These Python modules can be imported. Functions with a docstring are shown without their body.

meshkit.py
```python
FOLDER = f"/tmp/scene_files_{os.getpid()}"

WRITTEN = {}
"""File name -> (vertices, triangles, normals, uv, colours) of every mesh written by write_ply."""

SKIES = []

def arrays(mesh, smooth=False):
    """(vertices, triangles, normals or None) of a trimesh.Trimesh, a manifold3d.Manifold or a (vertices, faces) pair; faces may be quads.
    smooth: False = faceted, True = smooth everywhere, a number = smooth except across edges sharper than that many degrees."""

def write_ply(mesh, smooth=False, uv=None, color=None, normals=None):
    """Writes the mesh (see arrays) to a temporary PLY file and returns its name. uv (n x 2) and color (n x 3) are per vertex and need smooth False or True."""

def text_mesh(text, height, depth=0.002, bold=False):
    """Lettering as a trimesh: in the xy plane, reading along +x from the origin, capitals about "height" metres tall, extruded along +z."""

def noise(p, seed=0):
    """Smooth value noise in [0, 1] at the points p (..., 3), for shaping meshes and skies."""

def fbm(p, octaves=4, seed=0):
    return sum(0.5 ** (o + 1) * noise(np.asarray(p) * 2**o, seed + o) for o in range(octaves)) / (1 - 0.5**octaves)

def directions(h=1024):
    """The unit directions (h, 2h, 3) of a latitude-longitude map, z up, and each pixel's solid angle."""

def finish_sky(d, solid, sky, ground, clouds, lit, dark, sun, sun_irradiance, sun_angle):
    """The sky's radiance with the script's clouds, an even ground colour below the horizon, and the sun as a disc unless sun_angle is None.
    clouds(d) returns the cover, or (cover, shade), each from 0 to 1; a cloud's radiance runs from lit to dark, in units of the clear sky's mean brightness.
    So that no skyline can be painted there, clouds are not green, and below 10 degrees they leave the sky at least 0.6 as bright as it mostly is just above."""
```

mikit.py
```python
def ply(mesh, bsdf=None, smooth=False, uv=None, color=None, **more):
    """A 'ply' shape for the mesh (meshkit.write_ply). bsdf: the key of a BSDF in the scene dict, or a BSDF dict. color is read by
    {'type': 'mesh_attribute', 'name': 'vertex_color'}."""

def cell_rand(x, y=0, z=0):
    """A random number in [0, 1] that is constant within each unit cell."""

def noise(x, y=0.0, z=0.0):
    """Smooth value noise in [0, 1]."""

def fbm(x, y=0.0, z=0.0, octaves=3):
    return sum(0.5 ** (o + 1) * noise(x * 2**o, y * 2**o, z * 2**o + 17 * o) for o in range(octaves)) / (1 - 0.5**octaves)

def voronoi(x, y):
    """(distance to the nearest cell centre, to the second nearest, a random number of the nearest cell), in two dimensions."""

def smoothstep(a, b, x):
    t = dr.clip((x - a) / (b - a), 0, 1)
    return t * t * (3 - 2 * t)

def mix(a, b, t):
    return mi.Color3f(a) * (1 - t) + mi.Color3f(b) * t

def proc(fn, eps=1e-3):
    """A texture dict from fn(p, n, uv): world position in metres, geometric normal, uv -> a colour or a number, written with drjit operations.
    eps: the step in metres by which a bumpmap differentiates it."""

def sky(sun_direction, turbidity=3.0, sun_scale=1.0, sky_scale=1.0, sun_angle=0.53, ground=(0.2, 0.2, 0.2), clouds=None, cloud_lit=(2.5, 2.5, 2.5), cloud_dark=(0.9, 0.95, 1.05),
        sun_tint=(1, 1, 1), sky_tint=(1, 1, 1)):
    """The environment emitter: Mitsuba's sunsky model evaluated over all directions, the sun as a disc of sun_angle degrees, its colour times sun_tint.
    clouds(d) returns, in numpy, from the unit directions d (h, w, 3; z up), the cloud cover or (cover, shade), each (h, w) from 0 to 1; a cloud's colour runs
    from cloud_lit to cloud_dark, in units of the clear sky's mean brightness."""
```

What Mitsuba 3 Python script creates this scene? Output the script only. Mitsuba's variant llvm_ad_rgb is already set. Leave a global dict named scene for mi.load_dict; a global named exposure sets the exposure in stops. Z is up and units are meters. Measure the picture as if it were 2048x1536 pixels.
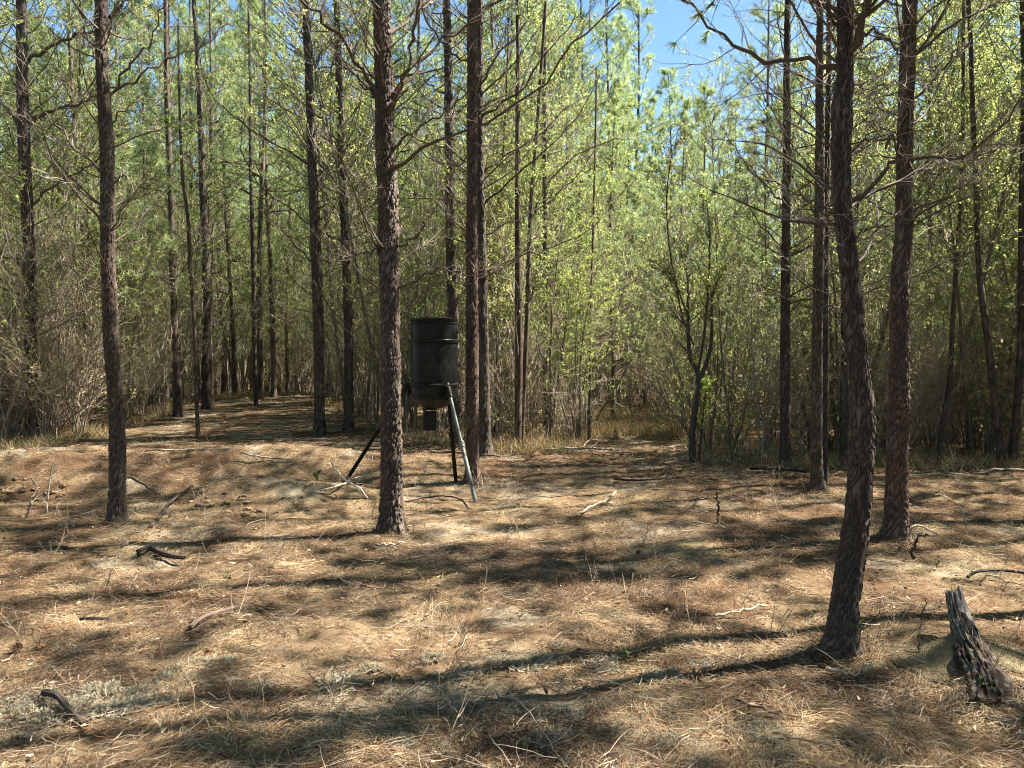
import math
import numpy as np, trimesh, mitsuba as mi, drjit as dr, mikit, meshkit
from scipy.interpolate import PchipInterpolator
from scipy.spatial import cKDTree

T = mi.ScalarTransform4f
# ------------------------------------------------------------------ camera, sky, exposure
F_PX, EYE, PITCH = 1538.0, 1.6, -math.atan(53 / 1538.0)      # focal length in photo pixels (2048 wide), eye height, tilt
FWD = np.array([0, math.cos(PITCH), math.sin(PITCH)]); UPV = np.array([0, -math.sin(PITCH), math.cos(PITCH)])
SUN_AZ, SUN_EL = math.radians(14), math.radians(52)
SUN = (math.cos(SUN_AZ) * math.cos(SUN_EL), math.sin(SUN_AZ) * math.cos(SUN_EL), math.sin(SUN_EL))
exposure = 4.3
scene, labels = {}, {}
scene['camera'] = {'type': 'perspective', 'fov': 2 * math.degrees(math.atan(1024 / F_PX)), 'fov_axis': 'x', 'near_clip': 0.05, 'far_clip': 2000.0,
                   'to_world': T().look_at(origin=[0, 0, EYE], target=[0, float(FWD[1]), EYE + float(FWD[2])], up=[0, 0, 1])}
scene['sky'] = mikit.sky(SUN, turbidity=3, ground=(0.10, 0.08, 0.05), sun_tint=(0.94, 1.0, 1.13), sky_scale=0.37, sky_tint=(0.95, 1.08, 1.04))

# ------------------------------------------------------------------ materials
VC = {'type': 'mesh_attribute', 'name': 'vertex_color'}
scene['matte'] = {'type': 'twosided', 'bsdf': {'type': 'diffuse', 'reflectance': VC}}
scene['bark'] = {'type': 'twosided', 'bsdf': {'type': 'principled', 'base_color': VC, 'roughness': 0.75, 'specular': 0.4}}
scene['leaf'] = {'type': 'principledthin', 'base_color': VC, 'roughness': 0.42, 'diff_trans': 1.25, 'eta': 1.45, 'spec_trans': 0.0}


def ground_fn(p, n, uv):
    a = mikit.fbm(p.x * 0.9, p.y * 0.9, 3.0, 4)
    b = mikit.fbm(p.x * 7.0, p.y * 7.0, 9.0, 4)
    c = mikit.noise(p.x * 60 + b * 9, p.y * 60, 1.0)
    straw, rust, grey, humus = (0.155, 0.118, 0.073), (0.085, 0.055, 0.034), (0.21, 0.19, 0.14), (0.042, 0.031, 0.022)
    col = mikit.mix(rust, straw, mikit.smoothstep(0.35, 0.65, a * 0.5 + b * 0.5))
    col = mikit.mix(col, grey, 0.7 * mikit.smoothstep(0.56, 0.7, mikit.fbm(p.x * 1.7 + 31, p.y * 1.7, 5.0, 3)))
    col = mikit.mix(col, humus, 0.75 * mikit.smoothstep(0.5, 0.8, c) * mikit.smoothstep(0.35, 0.6, b))
    return col


scene['ground_mat'] = {'type': 'diffuse', 'reflectance': mikit.proc(ground_fn)}


def barrel_fn(p, n, uv):
    d = mikit.fbm(p.x * 14, p.y * 14, p.z * 9, 4)
    s = mikit.noise(p.x * 160, p.y * 160, p.z * 160)
    return mikit.mix((0.004, 0.005, 0.0047), (0.016, 0.017, 0.0155), mikit.smoothstep(0.45, 0.75, d) * (0.4 + 0.6 * s))


scene['barrel_plastic'] = {'type': 'twosided', 'bsdf': {'type': 'principled', 'base_color': mikit.proc(barrel_fn), 'roughness': 0.36, 'specular': 0.22}}


def paint_fn(p, n, uv):
    d = mikit.fbm(p.x * 30, p.y * 30, p.z * 22, 4)
    return mikit.mix((0.135, 0.155, 0.138), (0.07, 0.055, 0.042), mikit.smoothstep(0.52, 0.72, d))


scene['leg_metal'] = {'type': 'twosided', 'bsdf': {'type': 'principled', 'base_color': mikit.proc(paint_fn), 'roughness': 0.38, 'metallic': 0.25, 'specular': 0.5}}
scene['dark_metal'] = {'type': 'twosided', 'bsdf': {'type': 'principled', 'base_color': mikit.proc(
    lambda p, n, uv: mikit.mix((0.005, 0.005, 0.005), (0.014, 0.012, 0.010), mikit.fbm(p.x * 25, p.y * 25, p.z * 25, 3))), 'roughness': 0.5, 'specular': 0.2}}
scene['tin'] = {'type': 'twosided', 'bsdf': {'type': 'principled', 'base_color': mikit.proc(
    lambda p, n, uv: mikit.mix((0.014, 0.014, 0.013), (0.008, 0.008, 0.007), mikit.fbm(p.x * 12, p.y * 12, p.z * 12, 3))), 'roughness': 0.6, 'metallic': 0.2}}


def old_wood_fn(p, n, uv):
    g = mikit.fbm(uv.x * 44, uv.y * 11, 2.0, 4)
    d = mikit.fbm(p.x * 30, p.y * 30, p.z * 30, 4)
    pale = mikit.mix((0.10, 0.09, 0.078), (0.26, 0.25, 0.23), mikit.smoothstep(0.35, 0.7, uv.y))
    col = mikit.mix((0.045, 0.037, 0.031), pale, mikit.smoothstep(0.34, 0.66, g))
    return mikit.mix(col, (0.022, 0.018, 0.015), 0.9 * mikit.smoothstep(0.42, 0.66, d + 0.35 * (0.34 - uv.y)))


scene['old_wood'] = {'type': 'twosided', 'bsdf': {'type': 'diffuse', 'reflectance': mikit.proc(old_wood_fn)}}

# ------------------------------------------------------------------ ground shape and picture-to-place helpers
MOUNDS = [(-3.6, 10.7, 0.38, 1.5, 0.45), (-2.75, 8.55, 0.27, 0.8, 0.30), (-6.5, 9.9, 0.42, 0.9, 0.40), (-5.6, 8.9, -0.20, 1.0, 0.28), (-2.6, 9.45, -0.20, 0.9, 0.28), (-1.95, 9.75, 0.09, 0.7, 0.5),
          (-4.4, 24, 0.35, 6, 5), (3.5, 6.9, 0.05, 0.6, 0.35), (2.25, 3.95, 0.05, 0.35, 0.35)]


def ground_z(x, y, fine=False):
    x, y = np.asarray(x, float), np.asarray(y, float)
    z = sum(h * np.exp(-((x - a) / s) ** 2 / 2 - ((y - b) / t) ** 2 / 2) for a, b, h, s, t in MOUNDS)
    q = np.stack([x * 0.55, y * 0.55, np.zeros_like(x)], -1)
    z = z + 0.10 * (meshkit.fbm(q, 3, 11) - 0.5)
    if fine:
        z = z + 0.075 * (meshkit.fbm(np.stack([x * 3.1, y * 3.1, x * 0], -1), 3, 23) - 0.5)
    return z


def ray(u, v):
    return FWD + np.array([1.0, 0, 0]) * ((u - 1024) / F_PX) + UPV * ((768 - v) / F_PX)


def at(u, v, Y):
    d = ray(u, v)
    return np.array([0, 0, EYE]) + d * (Y / d[1])


def gpt(u, v):
    d = ray(u, v); ts = np.linspace(2, 60, 4000)
    p = np.array([0, 0, EYE]) + ts[:, None] * d
    k = int(np.argmax(p[:, 2] < ground_z(p[:, 0], p[:, 1])))
    return np.array([p[k, 0], p[k, 1], float(ground_z(p[k, 0], p[k, 1]))])


# ------------------------------------------------------------------ mesh helpers
def unit(a):
    return a / (np.linalg.norm(a, axis=-1, keepdims=True) + 1e-12)


class MB:
    """Collects vertices, triangles and vertex colours of one mesh."""
    def __init__(s): s.v, s.f, s.c, s.n = [], [], [], 0

    def add(s, v, f, c):
        v = np.asarray(v, float).reshape(-1, 3); c = np.broadcast_to(np.asarray(c, float), v.shape) if np.ndim(c) < 2 else np.asarray(c, float).reshape(-1, 3)
        s.v.append(v); s.f.append(np.asarray(f, int) + s.n); s.c.append(c); s.n += len(v)
        return s

    def arrays(s): return np.vstack(s.v), np.vstack(s.f), np.clip(np.vstack(s.c), 0.004, 0.95)

    def shape(s, bsdf, smooth=False, **k):
        v, f, c = s.arrays()
        return mikit.ply((v, f), bsdf, smooth=smooth, color=c, **k)


def tubes(mb, P, R, sides, col, rng=None):
    """P (B,n,3) polylines, R (B,n) radii -> open tubes, colour per tube (B,3) or one colour."""
    B, n, _ = P.shape
    t = unit(np.gradient(P, axis=1))
    ref = np.where(np.abs(t[..., 2:]) < 0.9, [0, 0, 1.0], [1.0, 0, 0])
    a = unit(np.cross(t, ref)); b = np.cross(t, a)
    ang = np.arange(sides) * 2 * np.pi / sides
    V = P[:, :, None] + R[:, :, None, None] * (np.cos(ang)[:, None] * a[:, :, None] + np.sin(ang)[:, None] * b[:, :, None])
    i, j = np.meshgrid(np.arange(n - 1), np.arange(sides), indexing='ij')
    q = np.stack([i * sides + j, i * sides + (j + 1) % sides, (i + 1) * sides + (j + 1) % sides, (i + 1) * sides + j], -1).reshape(-1, 4)
    tri = np.vstack([q[:, [0, 1, 2]], q[:, [0, 2, 3]]])
    Fc = (tri[None] + (np.arange(B) * n * sides)[:, None, None]).reshape(-1, 3)
    col = np.asarray(col, float)
    C = np.broadcast_to(col, (B, 3)) if col.ndim == 1 else col
    mb.add(V.reshape(-1, 3), Fc, np.repeat(C, n * sides, axis=0))


def grow(rng, P0, D0, L, n, curl, up):
    P0, D = np.asarray(P0, float), unit(np.asarray(D0, float))
    pts = [P0]; step = (np.asarray(L, float) / (n - 1))[:, None]
    for k in range(n - 1):
        pts.append(pts[-1] + D * step)
        D = unit(D + rng.normal(0, curl, D.shape) + np.array([0, 0, up]))
    return np.stack(pts, 1)


def sprout(rng, P, k, t0, t1, spread, lengths, up=0.0):
    """k children per polyline: start points, directions, lengths, parent index."""
    B, n, _ = P.shape
    idx = np.repeat(np.arange(B), k); t = rng.uniform(t0, t1, len(idx)) * (n - 1)
    i = np.minimum(t.astype(int), n - 2); w = (t - i)[:, None]
    p = P[idx, i] * (1 - w) + P[idx, i + 1] * w
    d = unit(P[idx, i + 1] - P[idx, i])
    r = rng.normal(size=d.shape); r = unit(r - (r * d).sum(1, keepdims=True) * d)
    a = np.radians(rng.uniform(*spread, len(idx)))[:, None]
    d = unit(np.cos(a) * d + np.sin(a) * r + np.array([0, 0, up]))
    plen = np.linalg.norm(np.diff(P, axis=1), axis=2).sum(1)[idx]
    return p, d, plen * rng.uniform(*lengths, len(idx)) * (1.15 - 0.6 * t / (n - 1)), idx


def taper(r0, r1, n):
    s = np.linspace(0, 1, n); r0 = np.asarray(r0)[:, None]
    return r0 * (1 - s) + np.asarray(r1) * s if np.ndim(r1) == 0 else r0 * (1 - s) + np.asarray(r1)[:, None] * s


def leaves(mb, rng, pos, axis, length, width, cols):
    """Folded diamond leaves (two triangles each)."""
    N = len(pos); axis = unit(axis); r = rng.normal(size=(N, 3))
    side = unit(np.cross(axis, r)); nrm = np.cross(side, axis)
    L, W = np.asarray(length)[:, None], np.asarray(width)[:, None]
    mid = pos + axis * L * 0.45
    V = np.stack([pos, mid + side * W + nrm * W * 0.35, pos + axis * L - nrm * L * 0.12, mid - side * W + nrm * W * 0.35], 1)
    f = (np.array([[0, 1, 2], [0, 2, 3]])[None] + (np.arange(N) * 4)[:, None, None]).reshape(-1, 3)
    mb.add(V.reshape(-1, 3), f, np.repeat(cols, 4, axis=0))


def tufts(mb, rng, pos, axis, k, length, width, cols, fan=0.9):
    """Bursts of pine needles: one thin triangle each."""
    pos, axis = np.repeat(pos, k, 0), np.repeat(unit(axis), k, 0); N = len(pos)
    d = unit(axis + rng.normal(0, fan, (N, 3)) * 0.62)
    side = unit(np.cross(d, rng.normal(size=(N, 3)))) * (width * rng.uniform(0.7, 1.3, (N, 1)))
    L = length * rng.uniform(0.65, 1.1, (N, 1))
    V = np.stack([pos - side / 2, pos + side / 2, pos + d * L], 1)
    mb.add(V.reshape(-1, 3), np.arange(N * 3).reshape(-1, 3), np.repeat(np.repeat(cols, k, 0) * rng.uniform(0.8, 1.2, (N, 1)), 3, 0))


# ------------------------------------------------------------------ scene bookkeeping
COUNT = {}


def numbered(name, parent=None):
    k = (parent + '__' if parent else '') + name
    n = COUNT.get(k, 0); COUNT[k] = n + 1
    return k if n == 0 else f'{k}_{n:03d}'


def thing(name, label=None, cat=None, group=None, kind=None):
    key = numbered(name)
    d = {x: y for x, y in (('label', label), ('category', cat), ('group', group), ('kind', kind)) if y}
    if d: labels[key] = d
    return key


def part(parent, name, shape, kind=None, label=None):
    key = numbered(name, parent); scene[key] = shape
    d = {x: y for x, y in (('label', label), ('kind', kind)) if y}
    if d: labels[key] = d
    return key


def inst(gid, m):
    return {'type': 'instance', 'to_world': m, 'g': {'type': 'ref', 'id': gid}}


def place(x, y, z, rot=0, s=1.0, sz=None):
    return T().translate([float(x), float(y), float(z)]).rotate([0, 0, 1], float(rot)).scale([float(s), float(s), float(sz or s)])


# ------------------------------------------------------------------ ground sheet
def axis_steps(lo, hi, step, far, k=1.13):
    a = list(np.arange(lo, hi, step)); s = step
    while a[-1] < far: s *= k; a.append(a[-1] + s)
    b, s = [], step; x = lo
    while x > -far: s *= k; x -= s; b.append(x)
    return np.array(b[::-1] + a)


gx, gy = axis_steps(-6.5, 6.5, 0.036, 400), axis_steps(2.2, 12.5, 0.03, 400)
X, Y = np.meshgrid(gx, gy)
Z = ground_z(X, Y, True)
near = np.exp(-np.maximum(0, np.hypot(X, Y - 5) - 8) / 6)
Z = Z + near * 0.036 * (meshkit.fbm(np.stack([X * 11, Y * 11, X * 0], -1), 3, 5) - 0.5)
nx = len(gx); i, j = np.meshgrid(np.arange(len(gy) - 1), np.arange(nx - 1), indexing='ij')
quad = np.stack([i * nx + j, i * nx + j + 1, (i + 1) * nx + j + 1, (i + 1) * nx + j], -1).reshape(-1, 4)
scene['ground'] = mikit.ply((np.stack([X, Y, Z], -1).reshape(-1, 3), quad), 'ground_mat', smooth=True)
labels['ground'] = {'label': 'forest floor of sandy soil under brown pine straw', 'kind': 'structure'}

# ------------------------------------------------------------------ needle litter
rng = np.random.default_rng(7)


def scatter(n, y0, y1, power, side=0.72, margin=0.8):
    u = rng.uniform(0, 1, n)
    y = (y0 ** (1 - power) + u * (y1 ** (1 - power) - y0 ** (1 - power))) ** (1 / (1 - power))
    return rng.uniform(-1, 1, n) * (side * y + margin), y


STRAW = np.array([[0.40, 0.33, 0.215], [0.27, 0.205, 0.122], [0.17, 0.108, 0.062], [0.11, 0.067, 0.038], [0.23, 0.20, 0.145], [0.045, 0.032, 0.024]])


def litter(n, y0, y1, power, wid, lens, lift, seg):
    x, y = scatter(n, y0, y1, power)
    q = np.stack([x * 1.3, y * 1.3, x * 0], -1)
    patch = meshkit.fbm(q, 3, 41); keep = rng.uniform(0, 1, n) < np.clip((patch - 0.30) * 4.5, 0.22, 1)
    x, y, patch = x[keep], y[keep], patch[keep]; n = len(x)
    z = ground_z(x, y, True)
    th = meshkit.noise(np.stack([x * 2.1, y * 2.1, x * 0], -1), 77) * 9 + rng.normal(0, 0.65, n)
    L = rng.uniform(*lens, n); tilt = rng.normal(0.02, 0.12, n)
    d = np.stack([np.cos(th) * np.cos(tilt), np.sin(th) * np.cos(tilt), np.sin(tilt)], 1)
    s = np.stack([-np.sin(th), np.cos(th), rng.normal(0, 0.4, n)], 1)
    z = z + np.abs(rng.normal(0, lift, n)) + 0.5 * L * np.abs(np.sin(tilt))
    c0 = np.stack([x, y, z], 1); bow = rng.normal(0, 0.10, n) * L
    w = (wid * rng.uniform(0.7, 1.3, n) * np.maximum(1, y / 6))[:, None] * 0.5
    ts = np.linspace(-0.5, 0.5, seg + 1)
    rows = []
    for t in ts:
        p = c0 + d * (L * t)[:, None] + s * (bow * (1 - 4 * t * t))[:, None] * [1, 1, 0.2] - np.array([0, 0, 1]) * (L * 0.10 * 4 * t * t)[:, None] * (abs(t) > 0.4)
        k = 1.0 if abs(t) < 0.45 else 0.45
        rows += [p - s * w * k, p + s * w * k]
    V = np.stack(rows, 1); m = 2 * (seg + 1)
    f = np.vstack([[2 * a, 2 * a + 1, 2 * a + 3] for a in range(seg)] + [[2 * a, 2 * a + 3, 2 * a + 2] for a in range(seg)])
    hue = meshkit.fbm(np.stack([x * 1.9 + 40, y * 1.9, x * 0], -1), 3, 91)
    pick = np.clip((rng.uniform(0, 1, n) * 0.70 + np.clip((hue - 0.36) * 2.2, -0.25, 0.5)) * 6, 0, 5.99).astype(int)
    col = STRAW[pick] * rng.uniform(0.72, 1.28, (n, 1))
    return V, f, col, m


mb = MB()
for args in ((230000, 2.3, 6.5, 1.3, 0.0018, (0.07, 0.16), 0.014, 2), (290000, 6.0, 13.5, 1.5, 0.0023, (0.08, 0.18), 0.018, 1), (60000, 12, 30, 1.6, 0.0034, (0.12, 0.24), 0.02, 1)):
    V, f, col, m = litter(*args)
    F2 = (f[None] + (np.arange(len(V)) * m)[:, None, None]).reshape(-1, 3)
    mb.add(V.reshape(-1, 3), F2, np.repeat(col, m, 0))
scene['pine_needle_litter'] = mb.shape('matte')
labels['pine_needle_litter'] = {'label': 'fallen brown pine needles strewn all over the forest floor', 'category': 'pine straw', 'kind': 'stuff'}

mb = MB(); x, y = scatter(2000, 2.4, 16, 1.4); n = len(x); th = rng.uniform(0, 6.28, n)
ax = np.stack([np.cos(th), np.sin(th), rng.normal(0.12, 0.25, n)], 1)
leaves(mb, rng, np.stack([x, y, ground_z(x, y, True) + rng.uniform(0.008, 0.03, n)], 1), ax, rng.uniform(0.02, 0.055, n), rng.uniform(0.005, 0.012, n),
       np.array([[0.30, 0.19, 0.11], [0.16, 0.09, 0.05], [0.42, 0.35, 0.25]])[rng.integers(0, 3, n)] * rng.uniform(0.7, 1.3, (n, 1)))
scene['dry_leaf_litter'] = mb.shape('matte')
labels['dry_leaf_litter'] = {'label': 'dry brown broad leaves scattered among the pine straw', 'category': 'dead leaves', 'kind': 'stuff'}

mb = MB(); x, y = scatter(3200, 2.5, 18, 1.35); n = len(x); th = rng.normal(0, 0.9, n) + np.pi * (rng.uniform(0, 1, n) < 0.5)
P = grow(rng, np.stack([x, y, ground_z(x, y, True) + rng.uniform(0.005, 0.04, n)], 1), np.stack([np.cos(th), np.sin(th), rng.normal(0.02, 0.10, n)], 1), rng.uniform(0.05, 0.26, n), 6, 0.14, -0.005)
tubes(mb, P, taper(rng.uniform(0.0012, 0.0034, n), 0.001, 6), 4, np.array([[0.40, 0.33, 0.25], [0.13, 0.085, 0.06], [0.30, 0.25, 0.2]])[rng.integers(0, 3, n)] * rng.uniform(0.7, 1.2, (n, 1)))
scene['twig_litter'] = mb.shape('matte')
labels['twig_litter'] = {'label': 'small broken twigs scattered through the pine straw', 'category': 'twigs', 'kind': 'stuff'}

# ------------------------------------------------------------------ bark and trunks
def bark_trunk(path, rad, sides, dz, seed, rough=1.0, tone=(1, 1, 1)):
    """path(z) -> x, y; rad(z): a tapering trunk with raised bark plates between furrows, coloured plate by plate."""
    zs = np.array(dz); r = rad(zs) * 0.97; xy = path(zs)
    th = np.arange(sides) * 2 * np.pi / sides
    rg = np.random.default_rng(seed)
    rm = float(np.median(r[: max(4, len(r) // 2)])); circ = 2 * np.pi * rm
    nz = zs.max() - zs.min(); cell = max(0.023, circ / sides * 2.2)
    N = int(circ * nz / (cell * cell * 2.5))
    c = np.stack([rg.uniform(0, circ, N), rg.uniform(zs.min(), zs.max(), N) / 2.6], 1)
    ident = rg.uniform(0, 1, N)
    cc = np.vstack([c, c + [circ, 0], c - [circ, 0]]); idd = np.tile(ident, 3)
    A, Zg = np.meshgrid(th, zs)
    warp = meshkit.fbm(np.stack([np.cos(A) * 3, np.sin(A) * 3, Zg * 5], -1), 3, seed) - 0.5
    d, k = cKDTree(cc).query(np.stack([(A / (2 * np.pi) * circ + warp * 0.10).ravel(), (Zg / 2.6 + warp * 0.06).ravel()], 1), k=2)
    edge = np.clip((d[:, 1] - d[:, 0]) / (cell * 0.36), 0, 1).reshape(A.shape)
    plate = edge * edge * (3 - 2 * edge)
    pid = idd[k[:, 0]].reshape(A.shape)
    fine = meshkit.fbm(np.stack([np.cos(A) * rm * 45, np.sin(A) * rm * 45, Zg * 22], -1), 3, seed + 3)
    lump = meshkit.fbm(np.stack([np.cos(A) * 1.2, np.sin(A) * 1.2, Zg * 1.6], -1), 2, seed + 9) - 0.5
    amp = rough * min(0.017, rm * 0.16)
    rr = r[:, None] + amp * (plate * (0.55 + 0.7 * pid) - 0.7) + amp * 0.5 * (fine - 0.5) + lump * rm * 0.14
    ph = rg.uniform(0, 6.28, 2); foot = np.exp(-np.maximum(Zg - zs.min() - 0.1, 0) / 0.13)
    rr = rr * (1 + rough * foot * (0.30 + 0.16 * np.cos(3 * A + ph[0]) + 0.10 * np.cos(5 * A + ph[1])))
    V = np.stack([xy[:, :1] + rr * np.cos(A), xy[:, 1:] + rr * np.sin(A), Zg], -1)
    ca, cb, cd = np.array([0.108, 0.086, 0.071]), np.array([0.068, 0.048, 0.037]), np.array([0.025, 0.019, 0.0155])
    pz = pid[..., None] ** 1.5; col = ca * pz + cb * (1 - pz)
    col = col * (0.25 + 1.5 * fine[..., None]) * plate[..., None] + cd * (1 - plate[..., None])
    li = np.clip((meshkit.fbm(np.stack([np.cos(A) * 1.5, np.sin(A) * 1.5, Zg * 2.3], -1), 4, seed + 17) - 0.56) * 7, 0, 1)[..., None] * plate[..., None] * 0.55
    col = col * np.array(tone) * (1 - li) + np.array([0.16, 0.155, 0.135]) * li
    n = len(zs); i, j = np.meshgrid(np.arange(n - 1), np.arange(sides), indexing='ij')
    q = np.stack([i * sides + j, i * sides + (j + 1) % sides, (i + 1) * sides + (j + 1) % sides, (i + 1) * sides + j], -1).reshape(-1, 4)
    return V.reshape(-1, 3), np.vstack([q[:, [0, 1, 2]], q[:, [0, 2, 3]]]), col.reshape(-1, 3)


class Trunk:
    """A trunk whose lower part follows measured points; above them it goes on and tapers to its top."""
    def __init__(s, pts, H, Y=None):
        g = gpt(pts[0][0], pts[0][1]); s.Y = Y or g[1]
        P = [at(u, v, s.Y) for u, v, w in pts]; R = [w / 2 * s.Y / F_PX for u, v, w in pts]
        z = np.array([p[2] for p in P]); x = np.array([p[0] for p in P]); R = np.array(R)
        H = max(H, z[-1] + 1.5)
        sl = np.clip((x[-1] - x[-2]) / (z[-1] - z[-2]), -0.06, 0.06)
        z0 = float(ground_z(x[0], s.Y)); z[0] = min(z[0], z0)
        ze = np.linspace(z[-1], H, 5)[1:]
        xe = x[-1] + sl * (ze - z[-1]) * np.linspace(1, 0.6, 4)
        re = R[-1] + (0.018 - R[-1]) * (ze - z[-1]) / (H - z[-1])
        zz = np.concatenate([[z[0] - 0.12], z, ze]); xx = np.concatenate([[x[0]], x, xe]); rr = np.concatenate([[R[0] * 1.06], R, re])
        s.fx, s.fr, s.z0, s.H, s.zv = PchipInterpolator(zz, xx), PchipInterpolator(zz, rr), z0, H, z[-1]
        s.wob = (hash(pts[0]) % 100) / 16.0

    def path(s, z):
        z = np.asarray(z, float)
        return np.stack([s.fx(z), s.Y + 0.03 * np.sin(z * 1.3 + s.wob) * np.clip(z, 0, 1)], -1)

    def mesh(s, seed, sides, step, rough=1.0, tone=(1, 1, 1)):
        zs = np.concatenate([np.arange(s.z0 - 0.10, s.zv + 0.4, step), np.linspace(s.zv + 0.42, s.H, 40)])
        mb = MB(); mb.add(*bark_trunk(s.path, lambda z: s.fr(np.clip(z, s.z0 - 0.12, s.H)), sides, zs, seed, rough, tone))
        return mb.shape('bark', smooth=True)


BR_COL, TWIG, PALE = np.array([0.075, 0.054, 0.041]), np.array([0.15, 0.12, 0.095]), np.array([0.31, 0.27, 0.22])


def twiggy(rng, mb, P, R, n2, n3, ln2=(0.18, 0.45), up=0.10, pale=0.5, t0=0.25, tone=1.0):
    """Adds side twigs, in two orders, to branch polylines P (B,n,3)."""
    p, d, L, idx = sprout(rng, P, n2, t0, 1.0, (25, 60), ln2, up)
    A = grow(rng, p, d, L, 7, 0.17, up * 0.5)
    r = np.clip(0.45 * R[idx].mean(1), 0.0018, 0.012)
    cols = (TWIG + (PALE - TWIG) * (rng.uniform(0, 1, (len(A), 1)) < pale)) * rng.uniform(0.75, 1.2, (len(A), 1)) * tone
    tubes(mb, A, taper(r, 0.0012, 7), 3, cols)
    if n3:
        p, d, L, idx = sprout(rng, A, n3, 0.2, 1.0, (20, 55), (0.25, 0.6), up)
        Bp = grow(rng, p, d, L, 5, 0.2, up * 0.5)
        tubes(mb, Bp, taper(np.full(len(Bp), 0.0018), 0.001, 5), 3, cols[idx] * rng.uniform(0.85, 1.2, (len(Bp), 1)))


def manual_branch(tr, pts, w0, w1, seed, drift=0.0, n2=7, n3=2, up=0.12, col=BR_COL):
    """A branch through measured points, leaving the trunk tr; drift: metres it comes towards (-) or goes from (+) the camera."""
    rg = np.random.default_rng(seed); m = len(pts)
    P = np.array([at(u, v, tr.Y + drift * k / (m - 1)) for k, (u, v) in enumerate(pts)])
    P[0, 1] = tr.Y
    a = np.concatenate([[0], np.cumsum(np.linalg.norm(np.diff(P, axis=0), axis=1))])
    t = np.linspace(0, a[-1], 16)
    Q = np.stack([PchipInterpolator(a, P[:, k])(t) for k in range(3)], 1)
    Q[1:-1] += rg.normal(0, 0.016, (14, 3))
    R = np.linspace(w0, w1, 16) / 2 * tr.Y / F_PX * rg.uniform(0.85, 1.12, 16); R[0] *= 1.5; R[1] *= 1.15
    mb = MB(); tubes(mb, Q[None], R[None], 8, col * rg.uniform(0.85, 1.15))
    twiggy(rg, mb, Q[None], R[None], n2, n3, up=up)
    return mb.shape('bark', smooth=True)


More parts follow.
